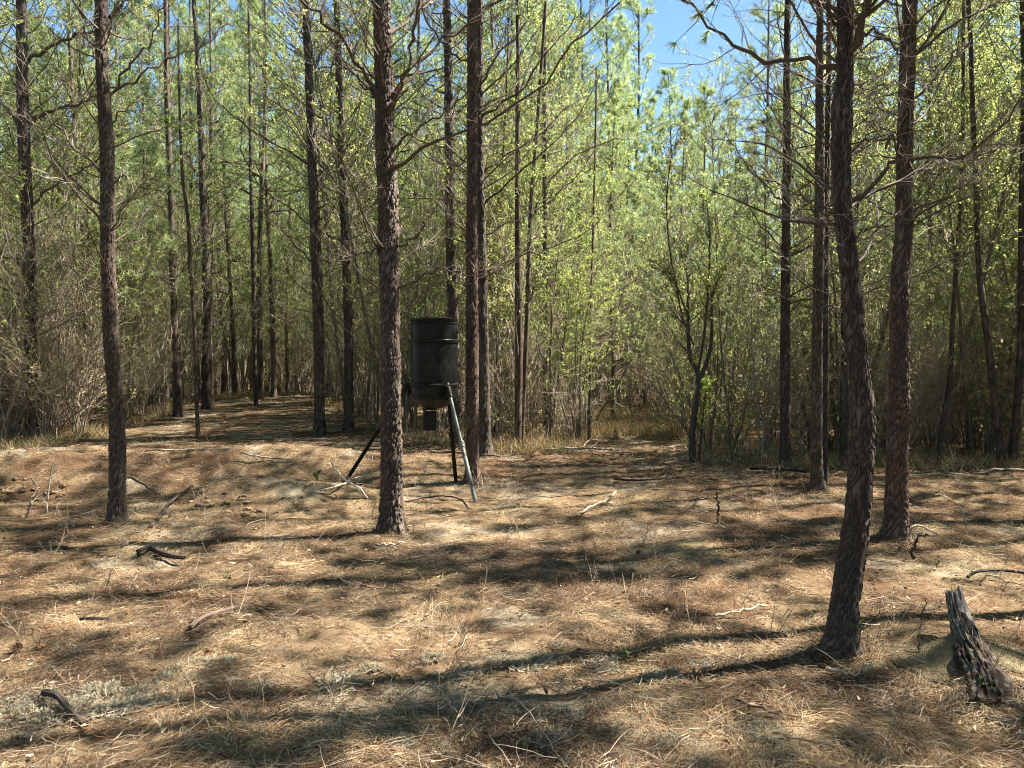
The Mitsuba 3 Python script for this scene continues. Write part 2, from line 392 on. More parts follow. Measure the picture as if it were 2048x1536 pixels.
def dead_twigs(tr, seed, count, z0, z1, length, n2=5, n3=2):
    rg = np.random.default_rng(seed)
    z = rg.uniform(z0, z1, count); xy = tr.path(z); r = tr.fr(z); a = rg.uniform(0, 2 * np.pi, count)
    out = np.stack([np.cos(a), np.sin(a), rg.uniform(0.15, 0.9, count)], 1)
    P0 = np.stack([xy[:, 0] + np.cos(a) * r * 0.7, xy[:, 1] + np.sin(a) * r * 0.7, z], 1)
    L = rg.uniform(0.3, 1.0, count) * length
    Q = grow(rg, P0, out, L, 9, 0.13, 0.05)
    mb = MB(); R = taper(np.clip(L * 0.009, 0.003, 0.014), 0.002, 9)
    tubes(mb, Q, R, 5, BR_COL * rg.uniform(0.8, 1.5, (count, 1)))
    twiggy(rg, mb, Q, R, n2, n3)
    return mb.shape('bark', smooth=True)


# ------------------------------------------------------------------ tree kinds that are copied
GREEN_PINE = np.array([[0.31, 0.40, 0.19], [0.23, 0.33, 0.17], [0.37, 0.43, 0.185]])


def pine_crown(seed, Lc, R, k=32, w=0.0115, lite=False, full=False):
    rg = np.random.default_rng(seed)
    z = np.repeat(np.linspace(0, Lc - 0.25, 17) + rg.normal(0, 0.12, 17), 4); s = np.clip(z / Lc, 0, 1)
    a = rg.uniform(0, 2 * np.pi, len(z)); el = np.radians(8 + 55 * s + rg.normal(0, 9, len(z)))
    L = (R * (1 - s) ** 0.75 + 0.35) * rg.uniform(0.6, 1.1, len(z))
    D = np.stack([np.cos(a) * np.cos(el), np.sin(a) * np.cos(el), np.sin(el)], 1)
    keep = rg.uniform(0, 1, len(z)) < (0.9 if full else 0.68)
    P = grow(rg, np.stack([z * 0, z * 0, z], 1)[keep], D[keep], L[keep], 7, 0.09, 0.07)
    wood, ndl = MB(), MB()
    tubes(wood, P, taper(np.clip(L[keep] * 0.011, 0.006, 0.03), 0.004, 7), 4, BR_COL)
    p, d, l2, _ = sprout(rg, P, 5, 0.4, 1.0, (25, 55), (0.2, 0.42), 0.15)
    Q = grow(rg, p, d, l2, 5, 0.12, 0.08)
    if not lite: tubes(wood, Q, taper(np.full(len(Q), 0.007), 0.003, 5), 3, BR_COL)
    pos = np.vstack([Q[:, 4], 0.5 * (Q[:, 4] + Q[:, 3]), P[:, 6]])
    axs = np.vstack([Q[:, 4] - Q[:, 3]] * 2 + [P[:, 6] - P[:, 5]])
    if full: pos, axs = np.vstack([pos, Q[:, 2], P[:, 5], P[:, 4]]), np.vstack([axs, Q[:, 3] - Q[:, 2], P[:, 6] - P[:, 5], P[:, 5] - P[:, 4]])
    base = GREEN_PINE[rg.integers(0, 3, len(pos))] * rg.uniform(0.8, 1.25, (len(pos), 1))
    tufts(ndl, rg, pos, axs, k, 0.22, w, base)
    return wood, ndl


for v in range(3):
    wood, ndl = pine_crown(100 + v, 7.0, 2.0)
    scene[f'crown_wood_{v}'] = {'type': 'shapegroup', 'limbs': wood.shape('bark', smooth=True)}
    scene[f'crown_needles_{v}'] = {'type': 'shapegroup', 'needles': ndl.shape('leaf')}


def whole_pine(seed, H, r0, crown_from, R, n_dead, lite=False):
    rg = np.random.default_rng(seed)
    zs = np.linspace(-0.15, H, 60); lean = rg.normal(0, 0.02, 2)
    path = lambda z: np.stack([lean[0] * z + 0.06 * np.sin(z * 0.6 + seed), lean[1] * z + 0.06 * np.cos(z * 0.5 + seed)], -1)
    rad = lambda z: r0 * np.clip(1 - z / H, 0, 1) ** 0.8 + 0.012 + 0.03 * np.exp(-np.maximum(z, 0) * 5)
    tk = MB(); tk.add(*bark_trunk(path, rad, 12, zs, seed, 1.2, (1.35, 1.35, 1.35)))
    wood, ndl = pine_crown(seed + 50, H * (1 - crown_from), R, *((10, 0.030, True, True) if lite else (20, 0.009, False, True) if lite is False else ()))
    top = path(np.array([H * crown_from]))[0]
    sh = np.array([top[0], top[1], H * crown_from])
    wood.v = [a + sh + np.stack([lean[0] * a[:, 2], lean[1] * a[:, 2], 0 * a[:, 2]], 1) for a in wood.v]
    ndl.v = [a + sh + np.stack([lean[0] * a[:, 2], lean[1] * a[:, 2], 0 * a[:, 2]], 1) for a in ndl.v]
    z = rg.uniform(H * 0.12, H * crown_from, n_dead); a = rg.uniform(0, 6.28, n_dead); xy = path(z)
    Q = grow(rg, np.column_stack([xy, z]), np.stack([np.cos(a), np.sin(a), rg.uniform(0.1, 0.8, n_dead)], 1), rg.uniform(0.5, 1.8, n_dead), 7, 0.13, 0.05)
    Rr = taper(np.full(n_dead, 0.012), 0.004, 7)
    tubes(wood, Q, Rr, 3, BR_COL * 1.3); twiggy(rg, wood, Q, Rr, 4, 0)
    return {'type': 'shapegroup', 'trunk': tk.shape('bark', smooth=True), 'branches': wood.shape('bark', smooth=True), 'needles': ndl.shape('leaf')}


for v, (H, r0, cf, R) in enumerate(((14.5, 0.085, 0.42, 2.1), (13.0, 0.07, 0.38, 2.0), (12.0, 0.065, 0.28, 2.0), (10.0, 0.055, 0.16, 1.8))):
    scene[f'far_pine_{v}'] = whole_pine(300 + 7 * v, H, r0, cf, R, 26)
    if v < 2: scene[f'shade_pine_{v}'] = whole_pine(350 + 7 * v, H, r0 * 1.2, cf, R, 26, None)
    scene[f'distant_pine_{v}'] = whole_pine(400 + 7 * v, H, r0, cf * 0.8, R * 1.1, 10, True)

LEAF = {'lime': np.array([0.385, 0.455, 0.145]), 'green': np.array([0.19, 0.28, 0.105]), 'olive': np.array([0.30, 0.315, 0.14]), 'gold': np.array([0.44, 0.40, 0.15])}


def sapling(seed, H, stems, nb, n2, nl, tint, t0=0.25, lean=0.12, ll=0.062, blen=(0.20, 0.36), bark=(0.13, 0.115, 0.09), curl=0.035, thick=1.0):
    rg = np.random.default_rng(seed)
    S = grow(rg, np.column_stack([rg.normal(0, 0.05, (stems, 2)), np.full(stems, -0.08)]), np.column_stack([rg.normal(0, lean, (stems, 2)), np.ones(stems)]),
             H * rg.uniform(0.75, 1.05, stems), 16, curl, 0.02)
    wood, lf, stem = MB(), MB(), MB()
    tubes(stem, S, taper(np.full(stems, (0.0055 * H + 0.006) * thick), 0.003, 16), 7, np.array(bark) * rg.uniform(0.75, 1.2, (stems, 1)))
    p, d, L, _ = sprout(rg, S, nb // stems, t0, 1.0, (30, 65), blen, 0.2)
    P = grow(rg, p, d, L, 8, 0.12, 0.05)
    tubes(wood, P, taper(np.clip(L * 0.006, 0.003, 0.012), 0.0025, 8), 3, np.array(bark) * 1.1)
    p, d, L, _ = sprout(rg, P, n2, 0.2, 1.0, (25, 60), (0.25, 0.5), 0.1)
    Q = grow(rg, p, d, L, 5, 0.15, 0.03)
    tubes(wood, Q, taper(np.full(len(Q), 0.003), 0.0018, 5), 3, np.array(bark) * 1.3)
    if nl:
        p, d, _, _ = sprout(rg, np.concatenate([Q[:, [1, 2, 3, 4]]]), nl, 0.0, 1.0, (30, 80), (0.3, 0.5))
        n = len(p); c = sum(np.outer(w, LEAF[k]) for k, w in zip(tint, rg.dirichlet(np.ones(len(tint)) * 0.8, n).T)) * rg.uniform(0.75, 1.3, (n, 1))
        leaves(lf, rg, p, d + [0, 0, -0.15], ll * rg.uniform(0.6, 1.25, n), 0.27 * ll * rg.uniform(0.6, 1.1, n), c)
    g = {'type': 'shapegroup', 'stem': stem.shape('bark', smooth=True), 'twigs': wood.shape('bark')}
    if nl: g['leaves'] = lf.shape('leaf')
    return g


SAP = [dict(H=6.5, thick=0.75, ll=0.046, stems=1, nb=44, n2=6, nl=18, tint=('lime', 'green')), dict(H=5.2, ll=0.056, stems=2, nb=44, n2=6, nl=18, tint=('lime', 'gold', 'green')),
       dict(H=7.5, thick=0.75, ll=0.048, stems=1, nb=50, n2=6, nl=18, tint=('green', 'olive')), dict(H=4.2, ll=0.042, stems=3, nb=42, n2=6, nl=18, tint=('green', 'lime')),
       dict(H=8.5, thick=0.7, ll=0.055, stems=1, nb=54, n2=6, nl=18, tint=('olive', 'lime'), t0=0.35), dict(H=3.2, ll=0.044, stems=5, nb=50, n2=5, nl=14, tint=('green', 'olive'), lean=0.25)]
for v, a in enumerate(SAP): scene[f'sapling_{v}'] = sapling(500 + v, **a)
BRUSH = [dict(H=3.0, stems=6, nb=60, n2=7, nl=1, tint=('olive', 'gold'), lean=0.28), dict(H=2.2, stems=8, nb=64, n2=7, nl=0, tint=('gold',), lean=0.4),
         dict(H=4.0, stems=4, nb=60, n2=7, nl=1, tint=('olive', 'gold'), lean=0.2), dict(H=1.3, stems=10, nb=60, n2=5, nl=2, tint=('green', 'gold'), lean=0.5), dict(H=6.0, stems=3, nb=72, n2=8, nl=2, tint=('olive', 'lime'), lean=0.10)]
for v, a in enumerate(BRUSH): scene[f'brush_{v}'] = sapling(600 + v, curl=0.10, thick=0.6, bark=(0.25, 0.21, 0.165), t0=0.1, blen=(0.2, 0.5), **a)

# ------------------------------------------------------------------ the pines and saplings one can tell apart
# (key, label, points (u, v, width), top height, sides, step, crown scale, tone)
PINES = [
    ('central', 'thick straight pine trunk directly in front of the barrel feeder', [(785, 1066, 53), (784, 1040, 48), (784, 900, 44), (783, 800, 42), (781, 650, 39), (777, 500, 42), (774, 380, 41), (770, 300, 40), (768, 200, 37), (764, 0, 35)], 14.5, 96, 0.012, 1.0, (1.0, 0.95, 0.92)),
    ('leaning', 'crooked leaning pine nearest the camera with a forked top limb', [(1677, 1310, 70), (1682, 1275, 62), (1692, 1200, 55), (1708, 1100, 55), (1720, 1000, 49), (1725, 900, 48), (1725, 830, 48), (1716, 750, 42), (1705, 650, 42), (1697, 560, 38), (1690, 500, 36), (1680, 410, 35), (1678, 320, 37), (1680, 228, 39), (1688, 137, 32), (1690, 46, 31), (1689, 0, 30)], 12.5, 110, 0.010, 0.9, (0.82, 0.80, 0.82)),
    ('rightpine', 'straight reddish pine beside the leaning pine, arching dead twig at its foot', [(1793, 1078, 50), (1793, 1050, 45), (1793, 862, 42), (1797, 706, 38), (1802, 550, 34), (1811, 456, 32), (1814, 228, 31), (1819, 0, 27)], 14.0, 84, 0.013, 1.0, (1.12, 0.92, 0.85)),
    ('leftpine', 'slender straight pine beside the low sandy mounds, sunlit along one edge', [(235, 1049, 38), (234, 1020, 34), (233, 890, 32), (228, 773, 28), (223, 684, 29), (219, 500, 27), (216, 319, 27), (203, 137, 24), (198, 0, 23)], 13.5, 80, 0.014, 1.0, (1.0, 0.95, 0.9)),
    ('farleft', 'leftmost dark pine, its trunk wrapped in pale vines and brush', [(70, 889, 35), (69, 850, 30), (62, 680, 25), (59, 592, 24), (54, 410, 22), (48, 228, 22), (44, 137, 22), (40, 0, 18)], 15.0, 48, 0.03, 1.1, (0.85, 0.85, 0.85)),
    ('besidefeeder', 'reddish pine standing just behind the pale feeder leg', [(946, 966, 31), (945, 930, 27), (944, 550, 25), (944, 300, 22), (945, 0, 21)], 14.0, 60, 0.02, 1.0, (1.15, 0.9, 0.8)),
    ('behindpair', 'darker pine overlapped by the reddish pine behind the feeder', [(971, 914, 26), (968, 800, 24), (965, 600, 21), (960, 300, 17), (957, 0, 15)], 14.0, 48, 0.03, 1.0, (0.75, 0.75, 0.75)),
    ('behindbarrel', 'dark pine rising out of sight directly behind the feeder barrel', [(915, 898, 22), (910, 760, 22), (905, 620, 22), (901, 460, 20), (898, 230, 19), (893, 0, 14)], 14.0, 48, 0.03, 1.0, (0.72, 0.72, 0.72)),
    ('midleft', 'straight dark pine at the edge of the sunlit clearing left of the feeder', [(640, 868, 25), (639, 820, 22), (636, 640, 22), (632, 480, 21), (624, 319, 19), (615, 90, 15), (612, 0, 13)], 15.0, 40, 0.035, 1.1, (0.8, 0.8, 0.8)),
    ('midleftb', 'thin dark pine with bushy dead twigs beside the clearing pine', [(698, 862, 21), (698, 760, 19), (696, 640, 18), (688, 410, 17), (677, 137, 14), (672, 0, 11)], 14.0, 40, 0.035, 1.0, (0.9, 0.9, 0.9)),
    ('rightbehind', 'pine with a pale sunlit streak, paired with a darker trunk', [(1634, 986, 29), (1634, 940, 24), (1634, 800, 22), (1633, 650, 21), (1640, 320, 18), (1642, 0, 13)], 13.0, 52, 0.022, 0.95, (1.0, 0.95, 0.92)),
    ('rightdark', 'thin dark trunk tucked against the pine with the pale streak', [(1649, 966, 13), (1649, 800, 12), (1651, 650, 11), (1655, 400, 11), (1657, 0, 10)], 13.0, 32, 0.035, 0.9, (0.6, 0.6, 0.6)),
    ('rightstraight', 'straight dark pine beyond the leaning pine, bare below', [(1570, 936, 24), (1570, 900, 21), (1572, 700, 20), (1571, 456, 17), (1573, 228, 15), (1577, 0, 12)], 13.5, 44, 0.028, 0.95, (0.65, 0.65, 0.66)),
    ('rightknob', 'dark trunk with a knob, half hidden behind the leaning pine', [(1687, 938, 18), (1688, 780, 17), (1690, 600, 14), (1693, 300, 12), (1694, 0, 10)], 12.5, 36, 0.035, 0.9, (0.65, 0.65, 0.65)),
    ('farl1', 'far pine whose trunk stands behind the leafy thin sapling', [(355, 832, 18), (350, 640, 14), (344, 500, 12), (336, 228, 11), (333, 100, 9), (330, 0, 8)], 16.0, 24, 0.06, 1.1, (0.85, 0.85, 0.85)),
    ('farl2', 'far pine at the back of the left clearing, pale sapling at its foot', [(413, 818, 19), (414, 640, 17), (409, 480, 15), (404, 319, 13), (396, 137, 10), (388, 0, 8)], 16.0, 24, 0.06, 1.1, (0.8, 0.8, 0.8)),
    ('farmid', 'short looking dark pine trunk swallowed by leaves right of the twin stems', [(1094, 862, 15), (1093, 780, 13), (1092, 700, 12), (1090, 400, 10), (1088, 0, 8)], 13.0, 24, 0.06, 0.9, (0.65, 0.65, 0.65)),
]
SAPLINGS = [
    ('twin', 'dark stem of the twin pair that rises beyond the feeder', [(1036, 899, 14), (1038, 730, 16), (1036, 550, 13), (1035, 300, 10), (1036, 100, 8), (1034, 0, 7)], 9.5, (0.8, 0.7, 0.62)),
    ('twinb', 'grey green smooth sapling leaning away from its dark twin stem', [(1044, 896, 10), (1049, 760, 10), (1054, 640, 10), (1060, 455, 9), (1076, 228, 8), (1092, 0, 6)], 8.5, (1.0, 1.15, 0.85)),
    ('slant', 'slender slanting sapling on the shady right side', [(1878, 925, 11), (1885, 850, 10), (1900, 758, 10), (1910, 602, 9), (1918, 450, 8), (1925, 200, 7), (1930, 0, 6)], 8.0, (0.9, 0.9, 0.75)),
    ('curve', 'curved grey hardwood trunk bending left as it rises', [(2003, 936, 18), (1988, 800, 15), (1974, 654, 14), (1961, 547, 12), (1952, 365, 11), (1943, 228, 10), (1940, 46, 8), (1938, 0, 8)], 9.0, (0.8, 0.8, 0.72)),
    ('edge', 'dark hardwood trunk at the far right edge beside the curved one', [(2026, 936, 20), (2034, 800, 17), (2041, 706, 16), (2046, 550, 15), (2046, 300, 13), (2045, 0, 11)], 10.0, (0.7, 0.7, 0.65)),
    ('leafy', 'thin sapling with bright leaves in front of the left clearing', [(396, 880, 9), (394, 800, 8), (391, 695, 8), (385, 600, 8), (379, 539, 8), (376, 456, 7), (365, 342, 6), (360, 200, 5)], 7.0, (0.9, 0.85, 0.7)),
    ('thinl', 'thin dark stem at the back edge of the left clearing', [(512, 812, 9), (508, 617, 9), (504, 433, 8), (500, 200, 7), (498, 0, 5)], 11.0, (0.7, 0.7, 0.7)),
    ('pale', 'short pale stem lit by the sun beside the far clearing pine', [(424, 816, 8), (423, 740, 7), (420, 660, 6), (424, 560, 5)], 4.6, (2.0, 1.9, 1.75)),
    ('stemc', 'thin brown stem standing in the brush by the dark pine behind the barrel', [(990, 880, 8), (993, 780, 7), (996, 650, 6), (1000, 450, 5), (1012, 200, 4)], 7.0, (0.9, 0.85, 0.75)),
    ('stemp', 'thin stem at the mouth of the overgrown path', [(1178, 880, 7), (1180, 760, 6), (1181, 640, 5), (1186, 480, 4), (1190, 300, 4)], 6.0, (0.9, 0.9, 0.75)),
]
trees = {}
CROWN_Z = {}
for q, (key, label, pts, H, sides, step, cs, tone) in enumerate(PINES):
    tr = Trunk(pts, H, {'farleft': 14.2}.get(key)); k = thing('pine_tree', label, 'pine tree'); trees[key] = (k, tr)
    part(k, 'trunk', tr.mesh(900 + q, sides, step, 1.0, tone))
    zb = max(tr.zv + 1.2, H * 0.46); c = tr.path(np.array([zb]))[0]
    m = place(c[0], c[1], zb, 73 * q, cs, max(H - zb + 0.2, 4.5) / 7.0)
    part(k, 'crown_limbs', inst(f'crown_wood_{q % 3}', m), 'stuff'); part(k, 'needles', inst(f'crown_needles_{q % 3}', m), 'stuff')


def leafy_top(tr, seed, z0, z1, count, tint, blen=1.0):
    rg = np.random.default_rng(seed)
    z = rg.uniform(z0, z1, count); xy = tr.path(z); a = rg.uniform(0, 6.28, count)
    P = grow(rg, np.column_stack([xy, z]), np.stack([np.cos(a), np.sin(a), rg.uniform(0.3, 1.0, count)], 1), rg.uniform(0.5, 1.2, count) * blen, 8, 0.12, 0.05)
    wood, lf = MB(), MB(); R = taper(np.full(count, 0.006), 0.002, 8)
    tubes(wood, P, R, 4, np.array([0.17, 0.15, 0.115]))
    p, d, L, _ = sprout(rg, P, 6, 0.2, 1.0, (25, 60), (0.25, 0.5), 0.1)
    Q = grow(rg, p, d, L, 5, 0.15, 0.03); tubes(wood, Q, taper(np.full(len(Q), 0.003), 0.0015, 5), 3, np.array([0.2, 0.17, 0.13]))
    p, d, _, _ = sprout(rg, Q, 10, 0.1, 1.0, (30, 80), (0.3, 0.5)); n = len(p)
    c = sum(np.outer(w, LEAF[t]) for t, w in zip(tint, rg.dirichlet(np.ones(len(tint)) * 0.8, n).T)) * rg.uniform(0.75, 1.3, (n, 1))
    leaves(lf, rg, p, d + [0, 0, -0.15], 0.055 * rg.uniform(0.6, 1.25, n), 0.0165 * rg.uniform(0.7, 1.1, n), c)
    return wood.shape('bark'), lf.shape('leaf')


for q, (key, label, pts, H, tone) in enumerate(SAPLINGS):
    tr = Trunk(pts, H); k = thing('sapling', label, 'sapling'); trees[key] = (k, tr)
    part(k, 'trunk', tr.mesh(1400 + q, 14, 0.06, 0.5, tone))
    w, l = leafy_top(tr, 1500 + q, tr.z0 + (H - tr.z0) * 0.3, H * 0.98, 34 if H > 5 else 8, ('lime', 'green') if q % 2 else ('green', 'olive'))
    part(k, 'twigs', w, 'stuff'); part(k, 'leaves', l, 'stuff')

# measured dead branches: tree, points, width from / to, drift in depth
BRANCHES = [
    ('central', [(757, 194), (696, 105), (650, 45), (600, 0), (560, -60)], 10, 5, -0.8), ('central', [(748, 194), (705, 146), (664, 128), (620, 150)], 6, 2, 0.6),
    ('central', [(782, 219), (805, 160), (821, 82), (832, 23), (838, -60)], 10, 5, -0.5), ('central', [(790, 190), (832, 137), (878, 87), (969, 23), (1030, -20)], 8, 4, 0.5),
    ('central', [(778, 68), (832, 27), (869, 0), (900, -40)], 9, 5, 0.8), ('central', [(785, 300), (832, 255), (900, 215), (965, 165)], 6, 2, -0.5),
    ('central', [(780, 340), (841, 301), (905, 269), (969, 246), (1037, 205), (1083, 173), (1142, 100), (1197, 41), (1240, 5)], 8, 3, -0.9),
    ('central', [(790, 575), (841, 556), (887, 540), (940, 552), (975, 530)], 6, 2, -0.6), ('central', [(790, 500), (828, 474), (850, 447), (870, 420)], 6, 2, -0.4),
    ('central', [(765, 497), (730, 505), (690, 512), (660, 480)], 6, 2, -0.3), ('central', [(765, 520), (740, 470), (725, 430), (728, 360)], 5, 2, -0.5),
    ('central', [(765, 20), (710, -30), (660, -80)], 9, 5, 0.3),
    ('leaning', [(1680, 134), (1621, 125), (1576, 123), (1530, 114), (1494, 100), (1453, 77), (1407, 41), (1371, 5), (1350, -40)], 13, 4, 0.5),
    ('leaning', [(1690, 150), (1712, 91), (1730, 40), (1740, -10), (1748, -80)], 20, 14, -0.3),
    ('leaning', [(1690, 420), (1740, 375), (1800, 325), (1823, 312), (1870, 322), (1910, 314), (1960, 290), (2020, 240), (2060, 190)], 11, 3, -0.4),
    ('leaning', [(1690, 425), (1745, 385), (1810, 350), (1870, 325), (1940, 310), (2060, 265)], 8, 3, 0.6),
    ('leaning', [(1680, 430), (1621, 401), (1567, 374), (1516, 346), (1480, 300)], 6, 2, 0.3), ('leaning', [(1675, 440), (1640, 425), (1600, 424), (1560, 440)], 5, 2, -0.2),
    ('leaning', [(1680, 445), (1640, 440), (1605, 442)], 4, 2, 0.2), ('leaning', [(1680, 290), (1630, 273), (1567, 228), (1530, 182), (1500, 120)], 5, 2, 0.4),
    ('leaning', [(1705, 90), (1733, 59), (1767, 77), (1804, 109), (1826, 132)], 8, 3, -0.2), ('leaning', [(1690, 160), (1720, 170), (1758, 173), (1808, 160), (1850, 130)], 5, 2, 0.5),
    ('leaning', [(1690, 60), (1650, 10), (1600, -40)], 10, 5, -0.3), ('leaning', [(1690, 478), (1720, 470), (1745, 458), (1790, 430)], 5, 2, -0.3),
    ('leaning', [(1697, 310), (1740, 270), (1760, 225), (1768, 150)], 5, 2, 0.3), ('leaning', [(1823, 312), (1790, 290), (1760, 270), (1745, 240)], 5, 2, -0.5),
    ('rightpine', [(1822, 110), (1895, 59), (1954, 23), (2004, -5), (2060, -50)], 8, 4, 0.4), ('rightpine', [(1820, 220), (1863, 160), (1904, 114), (1930, 40)], 7, 3, 0.5),
    ('rightpine', [(1815, 422), (1886, 397), (1930, 360), (1960, 290)], 5, 2, 0.2), ('rightpine', [(1812, 330), (1870, 345), (1920, 330), (1990, 300)], 4, 2, -0.5),
    ('rightpine', [(1806, 300), (1770, 260), (1745, 225), (1720, 150)], 4, 2, 0.4),
    ('leftpine', [(200, 75), (232, 27), (262, -10)], 9, 5, 0.3), ('leftpine', [(210, 190), (255, 137), (292, 96), (319, 46), (330, 0)], 6, 2, -0.4),
    ('leftpine', [(215, 195), (283, 146), (346, 114), (410, 87), (456, 46)], 6, 2, 0.5), ('leftpine', [(218, 250), (270, 205), (310, 191), (350, 150)], 4, 2, 0.6),
    ('leftpine', [(216, 365), (173, 314), (118, 255), (55, 164), (20, 90)], 6, 2, 0.3), ('leftpine', [(203, 130), (180, 90), (165, 30), (160, -20)], 5, 3, -0.3),
    ('leftpine', [(215, 240), (185, 200), (165, 130), (170, 60)], 4, 2, -0.4), ('leftpine', [(219, 365), (235, 358), (250, 350)], 5, 2, 0.0),
    ('farleft', [(54, 252), (100, 223), (150, 210), (191, 191)], 8, 4, 0.2), ('farleft', [(48, 130), (114, 87), (169, 66), (210, 60)], 9, 4, -0.4),
    ('farleft', [(56, 415), (114, 365), (191, 328), (230, 300)], 6, 3, -0.6), ('farleft', [(56, 522), (20, 516), (-20, 505)], 6, 4, 0.2),
    ('farleft', [(48, 250), (10, 215), (-30, 160)], 7, 4, 0.2),
    ('midleft', [(628, 335), (565, 296), (492, 251), (424, 191), (400, 120)], 5, 2, -0.6), ('midleft', [(634, 530), (590, 490), (560, 450), (545, 400)], 4, 2, 0.4),
    ('midleftb', [(694, 485), (629, 456), (570, 410), (515, 365), (483, 296), (492, 228)], 5, 2, -1.0), ('midleftb', [(690, 300), (650, 240), (630, 170), (640, 100)], 4, 2, -0.5),
    ('behindpair', [(962, 232), (1037, 182), (1106, 90), (1160, 30)], 6, 2, -0.6), ('behindpair', [(964, 350), (1035, 296), (1087, 264), (1133, 214), (1180, 190)], 5, 2, 0.5),
    ('behindpair', [(966, 410), (1045, 340), (1090, 300), (1165, 219), (1200, 150)], 5, 2, -0.5), ('behindpair', [(966, 470), (1050, 430), (1100, 400), (1190, 300)], 4, 2, 0.4),
    ('behindpair', [(966, 545), (1050, 510), (1120, 490), (1200, 440)], 4, 2, -0.4), ('besidefeeder', [(944, 190), (990, 120), (1040, 60), (1060, -10)], 6, 2, 0.5),
    ('besidefeeder', [(944, 130), (890, 90), (850, 30), (840, -20)], 6, 3, -0.5), ('besidefeeder', [(944, 300), (900, 330), (850, 310), (820, 260)], 4, 2, -0.5),
    ('behindbarrel', [(898, 190), (850, 160), (820, 110)], 5, 2, -0.4), ('behindbarrel', [(902, 240), (940, 200), (990, 130)], 5, 2, 0.4),
    ('rightstraight', [(1571, 400), (1530, 370), (1480, 310), (1440, 250)], 4, 2, -0.4), ('rightstraight', [(1572, 300), (1600, 240), (1620, 170)], 4, 2, 0.3),
    ('rightstraight', [(1571, 520), (1540, 470), (1510, 440), (1490, 380)], 4, 2, -0.4), ('rightbehind', [(1634, 430), (1600, 380), (1570, 300), (1560, 230)], 4, 2, -0.4),
    ('twinb', [(1056, 640), (1075, 560), (1110, 530), (1160, 500)], 4, 2, 0.2), ('twinb', [(1062, 440), (1110, 350), (1170, 300), (1250, 280)], 4, 2, -0.2),
]
for q, (key, pts, w0, w1, dr_) in enumerate(BRANCHES):
    k, tr = trees[key]
    part(k, 'branch', manual_branch(tr, pts, w0 * 0.85, w1 * 0.85, 2000 + q, dr_, 13, 4))
for q, (key, n, z0, z1, L) in enumerate((('central', 26, 2.0, 6.0, 1.3), ('leaning', 24, 2.0, 5.0, 1.1), ('rightpine', 20, 2.2, 6.0, 1.3), ('leftpine', 26, 2.2, 6.0, 1.3), ('farleft', 44, 1.5, 8.5, 1.8), ('besidefeeder', 24, 2.4, 7, 1.3),
                                         ('behindpair', 24, 2.2, 8, 1.8), ('behindbarrel', 24, 2.4, 8, 1.6), ('midleft', 34, 2, 9, 1.7), ('midleftb', 44, 1.5, 9, 1.7), ('rightbehind', 30, 2, 6.5, 1.3), ('rightdark', 16, 2, 6.5, 1.0),
                                         ('rightstraight', 34, 2, 7.5, 1.5), ('rightknob', 16, 2, 7, 1.2), ('farl1', 40, 2, 10, 1.8), ('farl2', 40, 2, 10, 1.8), ('farmid', 24, 2, 8, 1.5))):
    k, tr = trees[key]
    part(k, 'twigs', dead_twigs(tr, 2500 + q, int(n * 1.5), z0, z1, L * 1.1, 6, 3), 'stuff')

# crooked multi-stemmed shrub right of the path
b = gpt(1390, 925); k = thing('crooked_shrub', 'dark crooked shrub with thin stems fanning upward beside the path', 'shrub')
rg = np.random.default_rng(77); wood, tw, lf = MB(), MB(), MB()
for pts, w0, w1 in (([(1386, 926), (1384, 860), (1395, 760), (1392, 706), (1384, 630), (1390, 560), (1372, 470)], 22, 4), ([(1394, 770), (1421, 680), (1424, 600), (1446, 540)], 14, 3),
                    ([(1396, 740), (1410, 650), (1412, 520), (1405, 400)], 9, 4), ([(1388, 690), (1362, 630), (1345, 560), (1310, 520)], 6, 3), ([(1398, 925), (1405, 840), (1415, 760)], 9, 4),
                    ([(1380, 640), (1340, 520), (1330, 400), (1340, 300)], 6, 3)):
    P = np.array([at(u, v, b[1] + rg.normal(0, 0.12) * (i > 1)) for i, (u, v) in enumerate(pts)]); P[:, 1] = b[1] + np.linspace(0, rg.normal(0, 0.5), len(P)) * (P[:, 2] > 1)
    t = np.linspace(0, 1, 14); s = np.linspace(0, 1, len(P)); Q = np.stack([PchipInterpolator(s, P[:, c])(t) for c in range(3)], 1)
    R = np.linspace(w0 * 0.7, w1 * 0.6, 14) / 2 * b[1] / F_PX; tubes(wood, Q[None], R[None], 7, np.array([0.045, 0.036, 0.03]))
    twiggy(rg, tw, Q[None], R[None], 16, 5, (0.2, 0.4), pale=0.0, t0=0.4, tone=0.45)
    p, d, L, _ = sprout(rg, Q[None], 34, 0.35, 1.0, (20, 60), (0.12, 0.3), 0.1); A = grow(rg, p, d, L, 5, 0.15, 0.03)
    p, d, L, _ = sprout(rg, A, 18, 0, 1, (30, 80), (0.3, 0.5)); n = len(p)
    leaves(lf, rg, p, d, 0.05 * rg.uniform(0.6, 1.2, n), 0.012 * rg.uniform(0.7, 1.2, n), LEAF['lime' if w0 % 2 else 'olive'] * rg.uniform(0.7, 1.4, (n, 1)))
part(k, 'stems', wood.shape('bark', smooth=True)); part(k, 'twigs', tw.shape('bark'), 'stuff'); part(k, 'leaves', lf.shape('leaf'), 'stuff')

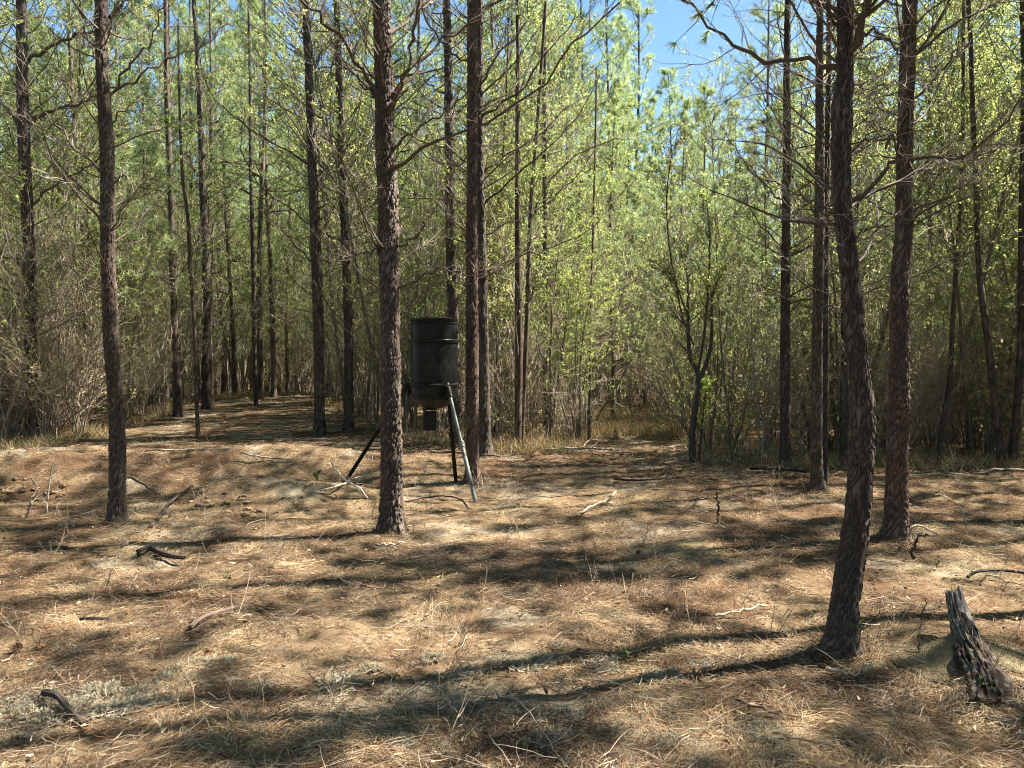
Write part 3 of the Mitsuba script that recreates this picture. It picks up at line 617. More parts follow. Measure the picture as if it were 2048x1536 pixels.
rg = np.random.default_rng(61); mb = MB(); sb_at = gpt(1985, 1412)
for key in ('central', 'leaning', 'rightpine', 'leftpine', 'besidefeeder', 'behindpair', 'rightbehind', 'rightstraight'):
    tr = trees[key][1]; c = tr.path(np.array([tr.z0 + 0.02]))[0]; r0 = float(tr.fr(tr.z0 + 0.02)); n = 420
    a = rg.uniform(0, 6.28, n); r = r0 * 1.05 + np.abs(rg.normal(0, 0.07, n)); pos = np.stack([c[0] + r * np.cos(a), c[1] + r * np.sin(a), 0 * a], 1)
    pos[:, 2] = ground_z(pos[:, 0], pos[:, 1], True) + rg.uniform(0, 0.03, n) * np.exp(-(r - r0) / 0.1)
    tufts(mb, rg, pos, np.stack([-np.sin(a), np.cos(a), rg.uniform(-0.1, 0.7, n)], 1), 2, 0.13, 0.0026, STRAW[rg.integers(0, 6, n)], 0.5)
for c, r0, n in ((sb_at, 0.11, 900),):
    a = rg.uniform(0, 6.28, n); r = r0 + np.abs(rg.normal(0, 0.12, n)) - 0.03; pos = np.stack([c[0] + r * np.cos(a), c[1] + r * np.sin(a), 0 * a], 1)
    pos[:, 2] = ground_z(pos[:, 0], pos[:, 1], True) + rg.uniform(0, 0.05, n) * np.exp(-r / 0.15)
    tufts(mb, rg, pos, np.stack([-np.sin(a), np.cos(a), rg.uniform(-0.1, 0.6, n)], 1), 2, 0.12, 0.002, STRAW[rg.integers(0, 6, n)], 0.5)
scene['straw_heaps'] = mb.shape('matte'); labels['straw_heaps'] = {'label': 'pine straw heaped loosely round the feet of the pines', 'category': 'pine straw', 'kind': 'stuff'}

rg = np.random.default_rng(66); mb = MB(); ico = trimesh.creation.icosphere(2, 1.0)
for q in range(60):
    u, v = (rg.uniform(340, 670), rg.uniform(985, 1032)) if q < 42 else (rg.uniform(-10, 130), rg.uniform(955, 1000)); g = gpt(u, v); r = rg.uniform(0.010, 0.042)
    V = ico.vertices * (1 + 1.5 * (meshkit.fbm(ico.vertices * 2.0, 3, q)[:, None] - 0.5)) * r * [1.2, 1, 0.7] + [g[0], g[1], float(ground_z(g[0], g[1], True)) - r * 0.05]
    mb.add(V, ico.faces, np.array([0.17, 0.13, 0.085]) * rg.uniform(0.4, 1.3))
scene['soil_clods'] = mb.shape('matte', smooth=True); labels['soil_clods'] = {'label': 'crumbly clods of dug soil on the low sandy mounds', 'category': 'soil', 'kind': 'stuff'}

# ------------------------------------------------------------------ the thicket and the woods behind
MARKS = [(20, 'behind the leftmost dark pine'), (150, 'between the leftmost pine and the slender pine'), (290, 'right of the slender left pine'), (400, 'around the thin bright leaved sapling'), (500, 'at the back of the left clearing'),
         (590, 'left of the clearing pine'), (670, 'between the clearing pine and its twiggy neighbour'), (745, 'just left of the thick pine'), (840, 'behind the feeder barrel'), (985, 'just right of the feeder'), (1090, 'around the twin stems'),
         (1180, 'left of the overgrown path'), (1270, 'at the mouth of the overgrown path'), (1345, 'right of the overgrown path'), (1420, 'around the crooked shrub'), (1510, 'between the crooked shrub and the straight dark pine'),
         (1610, 'behind the pale streaked pine'), (1710, 'behind the leaning pine'), (1800, 'behind the reddish right pine'), (1880, 'around the slanting sapling'), (1960, 'around the curved hardwood'), (2040, 'at the far right edge')]


def beside(u):
    return min(MARKS, key=lambda m: abs(m[0] - u))[1]


def depth(u, d):
    e = d - float(EDGE(np.clip(u, -700, 2800)))
    return 'in front' if e < 2.5 else 'set back' if e < 7 else 'far back'


def u_of(x, y):
    return 1024 + F_PX * x / y


rng = np.random.default_rng(21)
EDGE = PchipInterpolator([-700, 0, 120, 200, 330, 430, 600, 680, 760, 860, 1000, 1120, 1200, 1260, 1320, 1400, 1560, 1800, 2048, 2800], [13.0, 13.6, 14.5, 16, 19.5, 27, 27, 20, 16.5, 14.6, 13.4, 13.6, 14.5, 21, 19, 12.6, 12.0, 12.2, 11.8, 11.5])


def in_gap(x, y, top, m=1.4):
    """True where a tree as tall as top would stand in the open sky seen above the path."""
    lo, hi = (x - m - 0.294 * y), (x + m - 0.188 * y)
    return lo < 0 < hi and (top - EYE) / y > 0.345


def thicket(n, near_bias, u0, u1):
    out = []
    while len(out) < n:
        u = rng.uniform(u0, u1); d = float(EDGE(u)) + rng.exponential(near_bias)
        if d > 42 or (1185 < u < 1335 and d < 20): continue
        if 1.6 < (u - 1024) / F_PX * d < 12 and 13 < d < 24 and rng.uniform() < 0.72: continue
        out.append(((u - 1024) / F_PX * d, d, u))
    return out


SAP_LOOK = ['tall yellow green sapling', 'twin stemmed golden leaved sapling', 'tall dark leaved sapling', 'bushy three stemmed sapling', 'very tall olive leaved sapling', 'low leafy bush']
BRUSH_LOOK = ['upright grey brush', 'bare low tangled brush', 'tall thin stemmed brush', 'knee high scrubby brush', 'tall twiggy half bare sapling']
for x, y, u in thicket(220, 7.0, -150, 2200):
    v = int(rng.choice(6, p=[0.22, 0.18, 0.18, 0.16, 0.18, 0.08])); s = rng.uniform(0.75, 1.2)
    while in_gap(x, y, SAP[v]['H'] * s, 1.4): v, s = 5, s * 0.9
    k = thing('understory_sapling', f'{SAP_LOOK[v]} {beside(u)}, {depth(u, y)}', 'sapling', f'{SAP_LOOK[v]}s {beside(u)}, {depth(u, y)}'.replace('bushs', 'bushes'))
    scene[k] = inst(f'sapling_{v}', place(x, y, ground_z(x, y), rng.uniform(0, 360), s))
for x, y, u in [t for t in thicket(70, 9.0, -150, 2200) if t[1] > 15.5]:
    v = int(rng.choice([0, 2, 4])); s = rng.uniform(1.2, 1.6)
    if in_gap(x, y, SAP[v]['H'] * s, 1.7) or (u < 640 and rng.uniform() < 0.6): continue
    k = thing('understory_tree', f'slim leafy hardwood {beside(u)}, {depth(u, y)}', 'tree', f'slim leafy hardwoods {beside(u)}, {depth(u, y)}')
    scene[k] = inst(f'sapling_{v}', place(x, y, ground_z(x, y), rng.uniform(0, 360), s))
for (u0, u1, n, bias) in ((-120, 330, 56, 3.0), (330, 700, 24, 4.0), (700, 1180, 44, 4.0), (1330, 2180, 86, 4.5)):
    for x, y, u in thicket(n, bias, u0, u1):
        v = int(rng.choice(5, p=[0.30, 0.18, 0.18, 0.14, 0.20])); s = rng.uniform(0.7, 1.15)
        k = thing('brush_shrub', f'{BRUSH_LOOK[v]} {beside(u)}, {depth(u, y)}', 'shrub', f'{BRUSH_LOOK[v]} {beside(u)}, {depth(u, y)}')
        scene[k] = inst(f'brush_{v}', place(x, y, ground_z(x, y), rng.uniform(0, 360), s))
for _ in range(34):
    d = rng.uniform(20, 34); u = rng.uniform(1150, 1400); x = (u - 1024) / F_PX * d; v = int(rng.choice([0, 1, 2, 4])); k = thing('brush_shrub', f'{BRUSH_LOOK[v]} far back along the overgrown path', 'shrub', f'{BRUSH_LOOK[v]} far back along the overgrown path')
    scene[k] = inst(f'brush_{v}', place(x, d, ground_z(x, d), rng.uniform(0, 360), rng.uniform(0.8, 1.2)))
for _ in range(26):
    d = rng.uniform(21, 36); u = rng.uniform(1150, 1400) if _ < 18 else rng.uniform(420, 640); d += 7 * (u < 700); x = (u - 1024) / F_PX * d; v = int(rng.choice([3, 5])); w = 'far back along the overgrown path' if u > 1000 else 'beyond the back of the left clearing'
    k = thing('understory_sapling', f'{SAP_LOOK[v]} {w}', 'sapling', f'{SAP_LOOK[v]}s {w}'.replace('bushs', 'bushes')); scene[k] = inst(f'sapling_{v}', place(x, d, ground_z(x, d), rng.uniform(0, 360), rng.uniform(0.8, 1.1)))
for _ in range(46):
    u = rng.choice([rng.uniform(-80, 320), rng.uniform(660, 1180), rng.uniform(1340, 2150), rng.uniform(1340, 2150)]); d = float(EDGE(u)) + rng.exponential(1.6) + 0.3; x = (u - 1024) / F_PX * d; v = int(rng.choice([3, 5, 5]))
    k = thing('edge_bush', f'{SAP_LOOK[v]} {beside(u)}, outermost', 'bush', f'{SAP_LOOK[v]}s {beside(u)}, outermost'.replace('bushs', 'bushes'))
    scene[k] = inst(f'sapling_{v}', place(x, d, ground_z(x, d), rng.uniform(0, 360), rng.uniform(0.38, 0.72)))
placed = [(tr.path(np.array([0.5]))[0][0], tr.Y) for _, tr in trees.values()]


def far_pines(n, y0, y1, mind, wide):
    out, tries = [], 0
    while len(out) < n and tries < 6000:
        tries += 1
        y = math.sqrt(rng.uniform(y0 ** 2, y1 ** 2)); x = rng.uniform(-1, 1) * (wide * y + 3)
        if min((math.hypot(x - a, y - b) for a, b in placed), default=9) < mind or (3 < x < 10 and 13 < y < 22): continue
        if y < float(EDGE(np.clip(1024 + x / y * F_PX, -700, 2800))) + 1.0: continue
        out.append((x, y)); placed.append((x, y))
    return out


PINE_LOOK = ['tall high crowned background pine', 'middling background pine', 'full crowned background pine', 'short young background pine']
HP = (14.5, 13.0, 12.0, 10.0)
FIXED = [(525, 28.5), (590, 31), (285, 23), (470, 33), (240, 28), (150, 24), (735, 24), (1150, 23), (1215, 30), (1110, 28), (1010, 22), (830, 21), (1560, 24), (1700, 20), (1850, 19), (1960, 22), (545, 25), (660, 24), (310, 29), (210, 31), (60, 22), (415, 25.5), (465, 27), (575, 27.5), (520, 24), (110, 27), (180, 21), (330, 25), (560, 33), (350, 30), (430, 34), (1252, 25), (1235, 33), (1180, 27)]
FIXED = [((u - 1024) / F_PX * d, d) for u, d in FIXED]; placed += FIXED
for u, y, v, s in ((1258, 27, 0, 1.05), (1222, 24, 1, 1.05), (1338, 31, 1, 0.98), (1402, 32, 2, 1.0), (1462, 33, 2, 1.02), (445, 30, 0, 1.2), (505, 34, 0, 1.25), (392, 28, 0, 1.15), (255, 27, 0, 1.1), (1520, 29, 0, 1.1)):
    x = (u - 1024) / F_PX * y; k = thing('background_pine', f'{PINE_LOOK[v]} {beside(u)}, beyond', 'pine tree', f'{PINE_LOOK[v]} {beside(u)}, beyond')
    scene[k] = inst(f'far_pine_{v}', place(x, y, ground_z(x, y), 41 * u, s)); placed.append((x, y))
for x, y in FIXED + far_pines(62, 16, 34, 2.0, 0.74):
    v = int(rng.choice(4, p=[0.25, 0.3, 0.3, 0.15])); s = rng.uniform(0.88, 1.15)
    while in_gap(x, y, HP[v] * s):
        v, s = 3, s * 0.92
        if s < 0.5: break
    if s < 0.5: continue
    k = thing('background_pine', f'{PINE_LOOK[v]} {beside(u_of(x, y))}, {depth(u_of(x, y), y)}', 'pine tree', f'{PINE_LOOK[v]} {beside(u_of(x, y))}, {depth(u_of(x, y), y)}')
    scene[k] = inst(f'far_pine_{v}', place(x, y, ground_z(x, y), rng.uniform(0, 360), s))
labels['distant_woods'] = {'label': 'dense green mass of distant pines and saplings behind everything', 'category': 'woods', 'kind': 'stuff'}
nw = 0
for x, y in far_pines(230, 32, 64, 1.5, 0.78):
    v = int(rng.integers(0, 4)); s = rng.uniform(0.9, 1.2)
    while in_gap(x, y, HP[v] * s): v, s = 3, s * 0.93
    nw += 1; scene[f'distant_woods__{nw:03d}'] = inst(f'distant_pine_{v}', place(x, y, 0, rng.uniform(0, 360), s))
for _ in range(200):
    y = rng.uniform(27, 46); x = rng.uniform(-1, 1) * (0.74 * y + 2); nw += 1
    scene[f'distant_woods__{nw:03d}'] = inst(f'sapling_{int(rng.choice([0, 2, 3, 5]))}', place(x, y, 0, rng.uniform(0, 360), rng.uniform(0.7, 1.0)))
labels['surrounding_pines'] = {'label': 'pines and saplings of the same wood around the clearing', 'category': 'woods', 'kind': 'stuff'}
ns = 0
for gx_ in np.arange(-17, 25, 2.25):
    for gy_ in np.arange(-13, 17, 2.25):
        x, y = gx_ + rng.normal(0, 0.5), gy_ + rng.normal(0, 0.5)
        if abs(x) < 0.70 * max(y, 0) + 1.7 or (y < 0.5 and math.hypot(x, y) < 3.2): continue
        if (x < -2 or y < -7) and rng.uniform() < 0.45: continue
        ns += 1; v = int(rng.integers(0, 2))
        scene[f'surrounding_pines__{ns:03d}'] = inst(f'shade_pine_{v}' if x > 0 and y > -4 else f'distant_pine_{v}', place(x, y, 0, rng.uniform(0, 360), rng.uniform(0.76, 0.98)))
        if rng.uniform() < (0.85 if x > 0 else 0.4) and y < 11 and math.hypot(x, y) > 4.5 and abs(x) > 0.72 * max(y, 0) + 2.6:
            ns += 1; scene[f'surrounding_pines__{ns:03d}'] = inst(f'sapling_{int(rng.integers(0, 6))}', place(x + 1.2, y + rng.normal(0, 0.8), 0, rng.uniform(0, 360), rng.uniform(0.7, 1.0)))

# ------------------------------------------------------------------ the feeder
def cyl_between(a, b, r0, r1=None, sides=16):
    a, b = np.asarray(a, float), np.asarray(b, float); r1 = r1 or r0
    m = trimesh.creation.revolve(np.array([[0, 0], [r0, 0], [r1, 1], [0, 1]]) * [1, np.linalg.norm(b - a)], sections=sides)
    m.apply_transform(trimesh.geometry.align_vectors([0, 0, 1], (b - a) / np.linalg.norm(b - a))); m.apply_translation(a)
    return m


def lathe(profile, c, sections=56):
    m = trimesh.creation.revolve(np.array(profile, float), sections=sections); m.apply_translation([c[0], c[1], 0]); return m


def boxat(size, c, rot=0.0):
    m = trimesh.creation.box(size)
    m.apply_transform(trimesh.transformations.rotation_matrix(rot, [0, 0, 1])); m.apply_translation(c); return m


FY = 9.35
zof = lambda v: at(868, v, FY)[2]
FC = at(868, 715, FY)[:2]; RB = 48 / F_PX * FY
fd = thing('game_feeder', 'black plastic barrel game feeder on three metal legs', 'game feeder')
zt, zb = zof(637), zof(796); za, z2, z3 = zof(648), zof(681), zof(768)
prof = [(0, zb + 0.02), (RB * 0.92, zb), (RB * 0.985, zb + 0.012), (RB, zb + 0.05)]
for zc in (z3, z2):
    prof += [(RB * 0.99, zc - 0.036), (RB * 1.035, zc - 0.026), (RB * 1.045, zc + 0.002), (RB * 1.02, zc + 0.010), (RB * 0.975, zc + 0.014)]
    prof += [(RB * 0.988, zc + 0.05)]
prof += [(RB * 0.985, za - 0.05), (RB * 0.975, za - 0.012), (RB * 0.955, za)]
part(fd, 'barrel', mikit.ply(lathe(prof, FC), 'barrel_plastic', smooth=35))
part(fd, 'lid', mikit.ply(lathe([(0, za + 0.002), (RB * 0.93, za + 0.002), (RB * 0.955, za + 0.004), (RB * 0.965, za + 0.02), (RB * 0.975, za + 0.026), (RB * 0.985, zt - 0.022), (RB * 0.985, zt - 0.006), (RB * 0.965, zt),
                                (RB * 0.92, zt - 0.004), (RB * 0.9, zt - 0.03), (0, zt - 0.03)], FC), 'barrel_plastic', smooth=35))
rng = np.random.default_rng(5)
part(fd, 'lid_ring', mikit.ply(lathe([(RB * 0.97, za - 0.006), (RB * 1.0, za - 0.006), (RB * 1.004, za + 0.006), (RB * 1.0, za + 0.016), (RB * 0.97, za + 0.016)], FC), 'dark_metal', smooth=35))
zf = zof(816)
part(fd, 'funnel', mikit.ply(lathe([(RB * 0.90, zb + 0.004), (RB * 0.91, zb - 0.012), (RB * 0.80, zb - 0.03), (RB * 0.52, zf + 0.02), (RB * 0.28, zf - 0.004), (RB * 0.26, zf - 0.004), (RB * 0.26, zf + 0.02)], FC), 'tin', smooth=35))
MC = at(859.5, 715, FY)[:2]
zm0, zm1 = zof(860), zof(823)
mot = [boxat([0.155, 0.155, zm1 - zm0], [MC[0], MC[1], (zm0 + zm1) / 2], 0.06), boxat([0.165, 0.165, 0.014], [MC[0], MC[1], zm0 + 0.006], 0.06)]
mk = part(fd, 'motor_box', mikit.ply(trimesh.util.concatenate(mot), 'dark_metal'))
for s in (-1, 1):
    part(mk, 'hanger', mikit.ply(boxat([0.012, 0.03, zf - zm1 + 0.02], [MC[0] + 0.055 * s, MC[1], (zf + zm1) / 2], 0.06), 'dark_metal'))
part(mk, 'spinner_plate', mikit.ply(lathe([(0, zm1 + 0.022), (0.085, zm1 + 0.022), (0.088, zm1 + 0.034), (0.085, zm1 + 0.026), (0, zm1 + 0.026)], MC), 'tin', smooth=35))
for (u, v, ang, lab) in ((953, 1005, -55, 'pale grey green front leg'), (696, 952, 176, 'dark leg slanting out behind the thick pine'), (912, 963, 66, 'rusty rear leg')):
    foot = gpt(u, v); foot[2] -= 0.03
    a = math.radians(ang); top = np.array([FC[0] + (RB + 0.035) * math.cos(a), FC[1] + (RB + 0.035) * math.sin(a), zof(770)])
    dirv = foot - top; mid = top + dirv * 0.52
    lg = part(fd, 'leg', mikit.ply(trimesh.util.concatenate([cyl_between(top, mid, 0.019), cyl_between(top + dirv * 0.5, foot, 0.025)]), 'leg_metal' if ang < 0 else 'dark_metal', smooth=35), None, lab)
    part(lg, 'coupling', mikit.ply(cyl_between(top + dirv * 0.48, top + dirv * 0.53, 0.034), 'leg_metal' if ang < 0 else 'dark_metal', smooth=35))
    br = [boxat([0.10, 0.12, 0.02], [FC[0] + (RB + 0.02) * math.cos(a), FC[1] + (RB + 0.02) * math.sin(a), zof(769)], a), boxat([0.014, 0.16, 0.14], [FC[0] + (RB + 0.012) * math.cos(a), FC[1] + (RB + 0.012) * math.sin(a), zof(777)], a),
          cyl_between(top - dirv * 0.02, top + dirv * 0.10, 0.031)]
    part(fd, 'leg_bracket', mikit.ply(trimesh.util.concatenate(br), 'dark_metal', smooth=35))

# ------------------------------------------------------------------ weathered stump, drape, logs, branches on the ground
def log_mesh(path, radii, seed, sides=40, n=70, rough=0.25, jag=0.0, fibre=0.0):
    P = np.asarray(path, float); s = np.concatenate([[0], np.cumsum(np.linalg.norm(np.diff(P, axis=0), axis=1))]); t = np.linspace(0, s[-1], n)
    C = np.stack([PchipInterpolator(s, P[:, c])(t) for c in range(3)], 1); R = PchipInterpolator(s, radii)(t)
    tg = unit(np.gradient(C, axis=0)); a = unit(np.cross(tg, [0, 0, 1.0])); b = np.cross(a, tg)
    th = np.arange(sides) * 2 * np.pi / sides; A, Tt = np.meshgrid(th, t)
    g = meshkit.fbm(np.stack([np.cos(A) * 4.5, np.sin(A) * 4.5, Tt * 3], -1), 4, seed); k = meshkit.fbm(np.stack([np.cos(A) * 1.3, np.sin(A) * 1.3, Tt * 9], -1), 3, seed + 1)
    rr = R[:, None] * (1 + rough * 2.4 * (g - 0.5) + rough * 1.2 * (k - 0.5))
    if fibre: rr = rr * (1 + 0.34 * (meshkit.fbm(np.stack([np.cos(A) * 5 * fibre, np.sin(A) * 5 * fibre, Tt * 2.2], -1), 3, seed + 7) - 0.5) + 0.22 * (meshkit.fbm(np.stack([np.cos(A) * 3, np.sin(A) * 3, Tt * 26], -1), 2, seed + 8) - 0.5))
    V = C[:, None] + rr[..., None] * (np.cos(A)[..., None] * a[:, None] + np.sin(A)[..., None] * b[:, None])
    if jag:
        e = meshkit.noise(np.stack([np.cos(th) * 5, np.sin(th) * 5, th * 0], -1), seed + 5) * jag
        w = np.clip((t / t[-1] - 0.8) / 0.2, 0, 1)[:, None]; V = V + tg[:, None] * (w * (e - jag * 0.3))[..., None]
    i, j = np.meshgrid(np.arange(n - 1), np.arange(sides), indexing='ij')
    q = np.stack([i * sides + j, i * sides + (j + 1) % sides, (i + 1) * sides + (j + 1) % sides, (i + 1) * sides + j], -1).reshape(-1, 4)
    tri = np.vstack([q[:, [0, 1, 2]], q[:, [0, 2, 3]]])
    V = np.vstack([V.reshape(-1, 3), C[0], C[-1] - tg[-1] * R[-1] * 0.5]); c0 = n * sides; J = np.arange(sides)
    tri = np.vstack([tri, np.stack([np.full(sides, c0), (J + 1) % sides, J], 1), np.stack([np.full(sides, c0 + 1), (n - 1) * sides + J, (n - 1) * sides + (J + 1) % sides], 1)])
    uv = np.vstack([np.stack([A / 6.283, Tt], -1).reshape(-1, 2), [[0, 0], [0, t[-1]]]])
    return (V, tri), uv


sb = gpt(1985, 1412); st = at(1908, 1190, sb[1] + 0.72)
mid1, mid2 = at(1962, 1330, sb[1] + 0.22), at(1930, 1262, sb[1] + 0.47)
k = thing('rotten_stump', 'weathered grey rotten stump snapped off and leaning in the foreground', 'stump')
m, uv = log_mesh([sb - [0, 0.03, 0.06], mid1 - [0, 0, 0.04], mid2 - [0, 0, 0.03], st], [0.125, 0.088, 0.062, 0.038], 31, 120, 170, 0.30, 0.10, 3.2)
part(k, 'wood', mikit.ply(m, 'old_wood', smooth=True, uv=uv))
rg = np.random.default_rng(3); mb = MB()
for q in range(90):                     # splinters and crumbled bark round its foot
    a = rg.uniform(0, 6.28); r = 0.10 + abs(rg.normal(0, 0.09)); c = sb + [r * math.cos(a), r * math.sin(a) - 0.02, 0]; c[2] = float(ground_z(c[0], c[1], True)) + 0.012
    d = unit(rg.normal(size=3) * [1, 1, 0.25]); L = rg.uniform(0.015, 0.07); P = np.array([c - d * L, c + d * L * 0.3, c + d * L])
    tubes(mb, P[None], np.array([[0.3, 1, 0.2]]) * rg.uniform(0.004, 0.013), 5, np.array([0.05, 0.038, 0.03]) * rg.uniform(0.5, 2.4))
part(k, 'splinters', mb.shape('bark'), 'stuff')
# mat of fine moss and needles hanging off both sides of the stump like a tent
mb = MB(); ctr = at(1926, 1246, sb[1] + 0.46); S, W = np.meshgrid(np.linspace(-1, 1, 70), np.linspace(-1, 1, 46))
half = np.where(S < 0, 0.36, 0.46); xx = ctr[0] + S * half; yy = ctr[1] + W * (0.12 + 0.16 * np.abs(S)) + 0.05 * S
zg = ground_z(xx, yy, True); zz = zg + np.maximum(ctr[2] - 0.03 - ground_z(ctr[0], ctr[1]), 0.05) * np.clip(1 - np.abs(S), 0, 1) ** 1.5 * np.clip(1 - W * W, 0, 1) ** 0.8 - 0.02 * (np.abs(W) > 0.98)
zz += 0.012 * (meshkit.fbm(np.stack([xx * 40, yy * 40, zz * 40], -1), 3, 4) - 0.5)
V = np.stack([xx, yy, zz], -1).reshape(-1, 3); i, j = np.meshgrid(np.arange(45), np.arange(69), indexing='ij')
quad = np.stack([i * 70 + j, i * 70 + j + 1, (i + 1) * 70 + j + 1, (i + 1) * 70 + j], -1).reshape(-1, 4)
cv = meshkit.fbm(V * 30, 3, 8)[:, None]; col = np.array([0.10, 0.088, 0.056]) * cv + np.array([0.20, 0.17, 0.11]) * (1 - cv)
mb.add(V, np.vstack([quad[:, [0, 1, 2]], quad[:, [0, 2, 3]]]), col)
pick = rg.integers(0, len(V), 5200); ax = unit(rg.normal(size=(5200, 3)) * [1, 1, 0.5])
tufts(mb, rg, V[pick], ax, 1, 0.06, 0.0016, col[pick] * rg.uniform(0.7, 1.5, (5200, 1)))
k = thing('moss_mat', 'grey green mat of moss and fine straw draped over the rotten stump', 'moss'); scene[k] = mb.shape('matte')

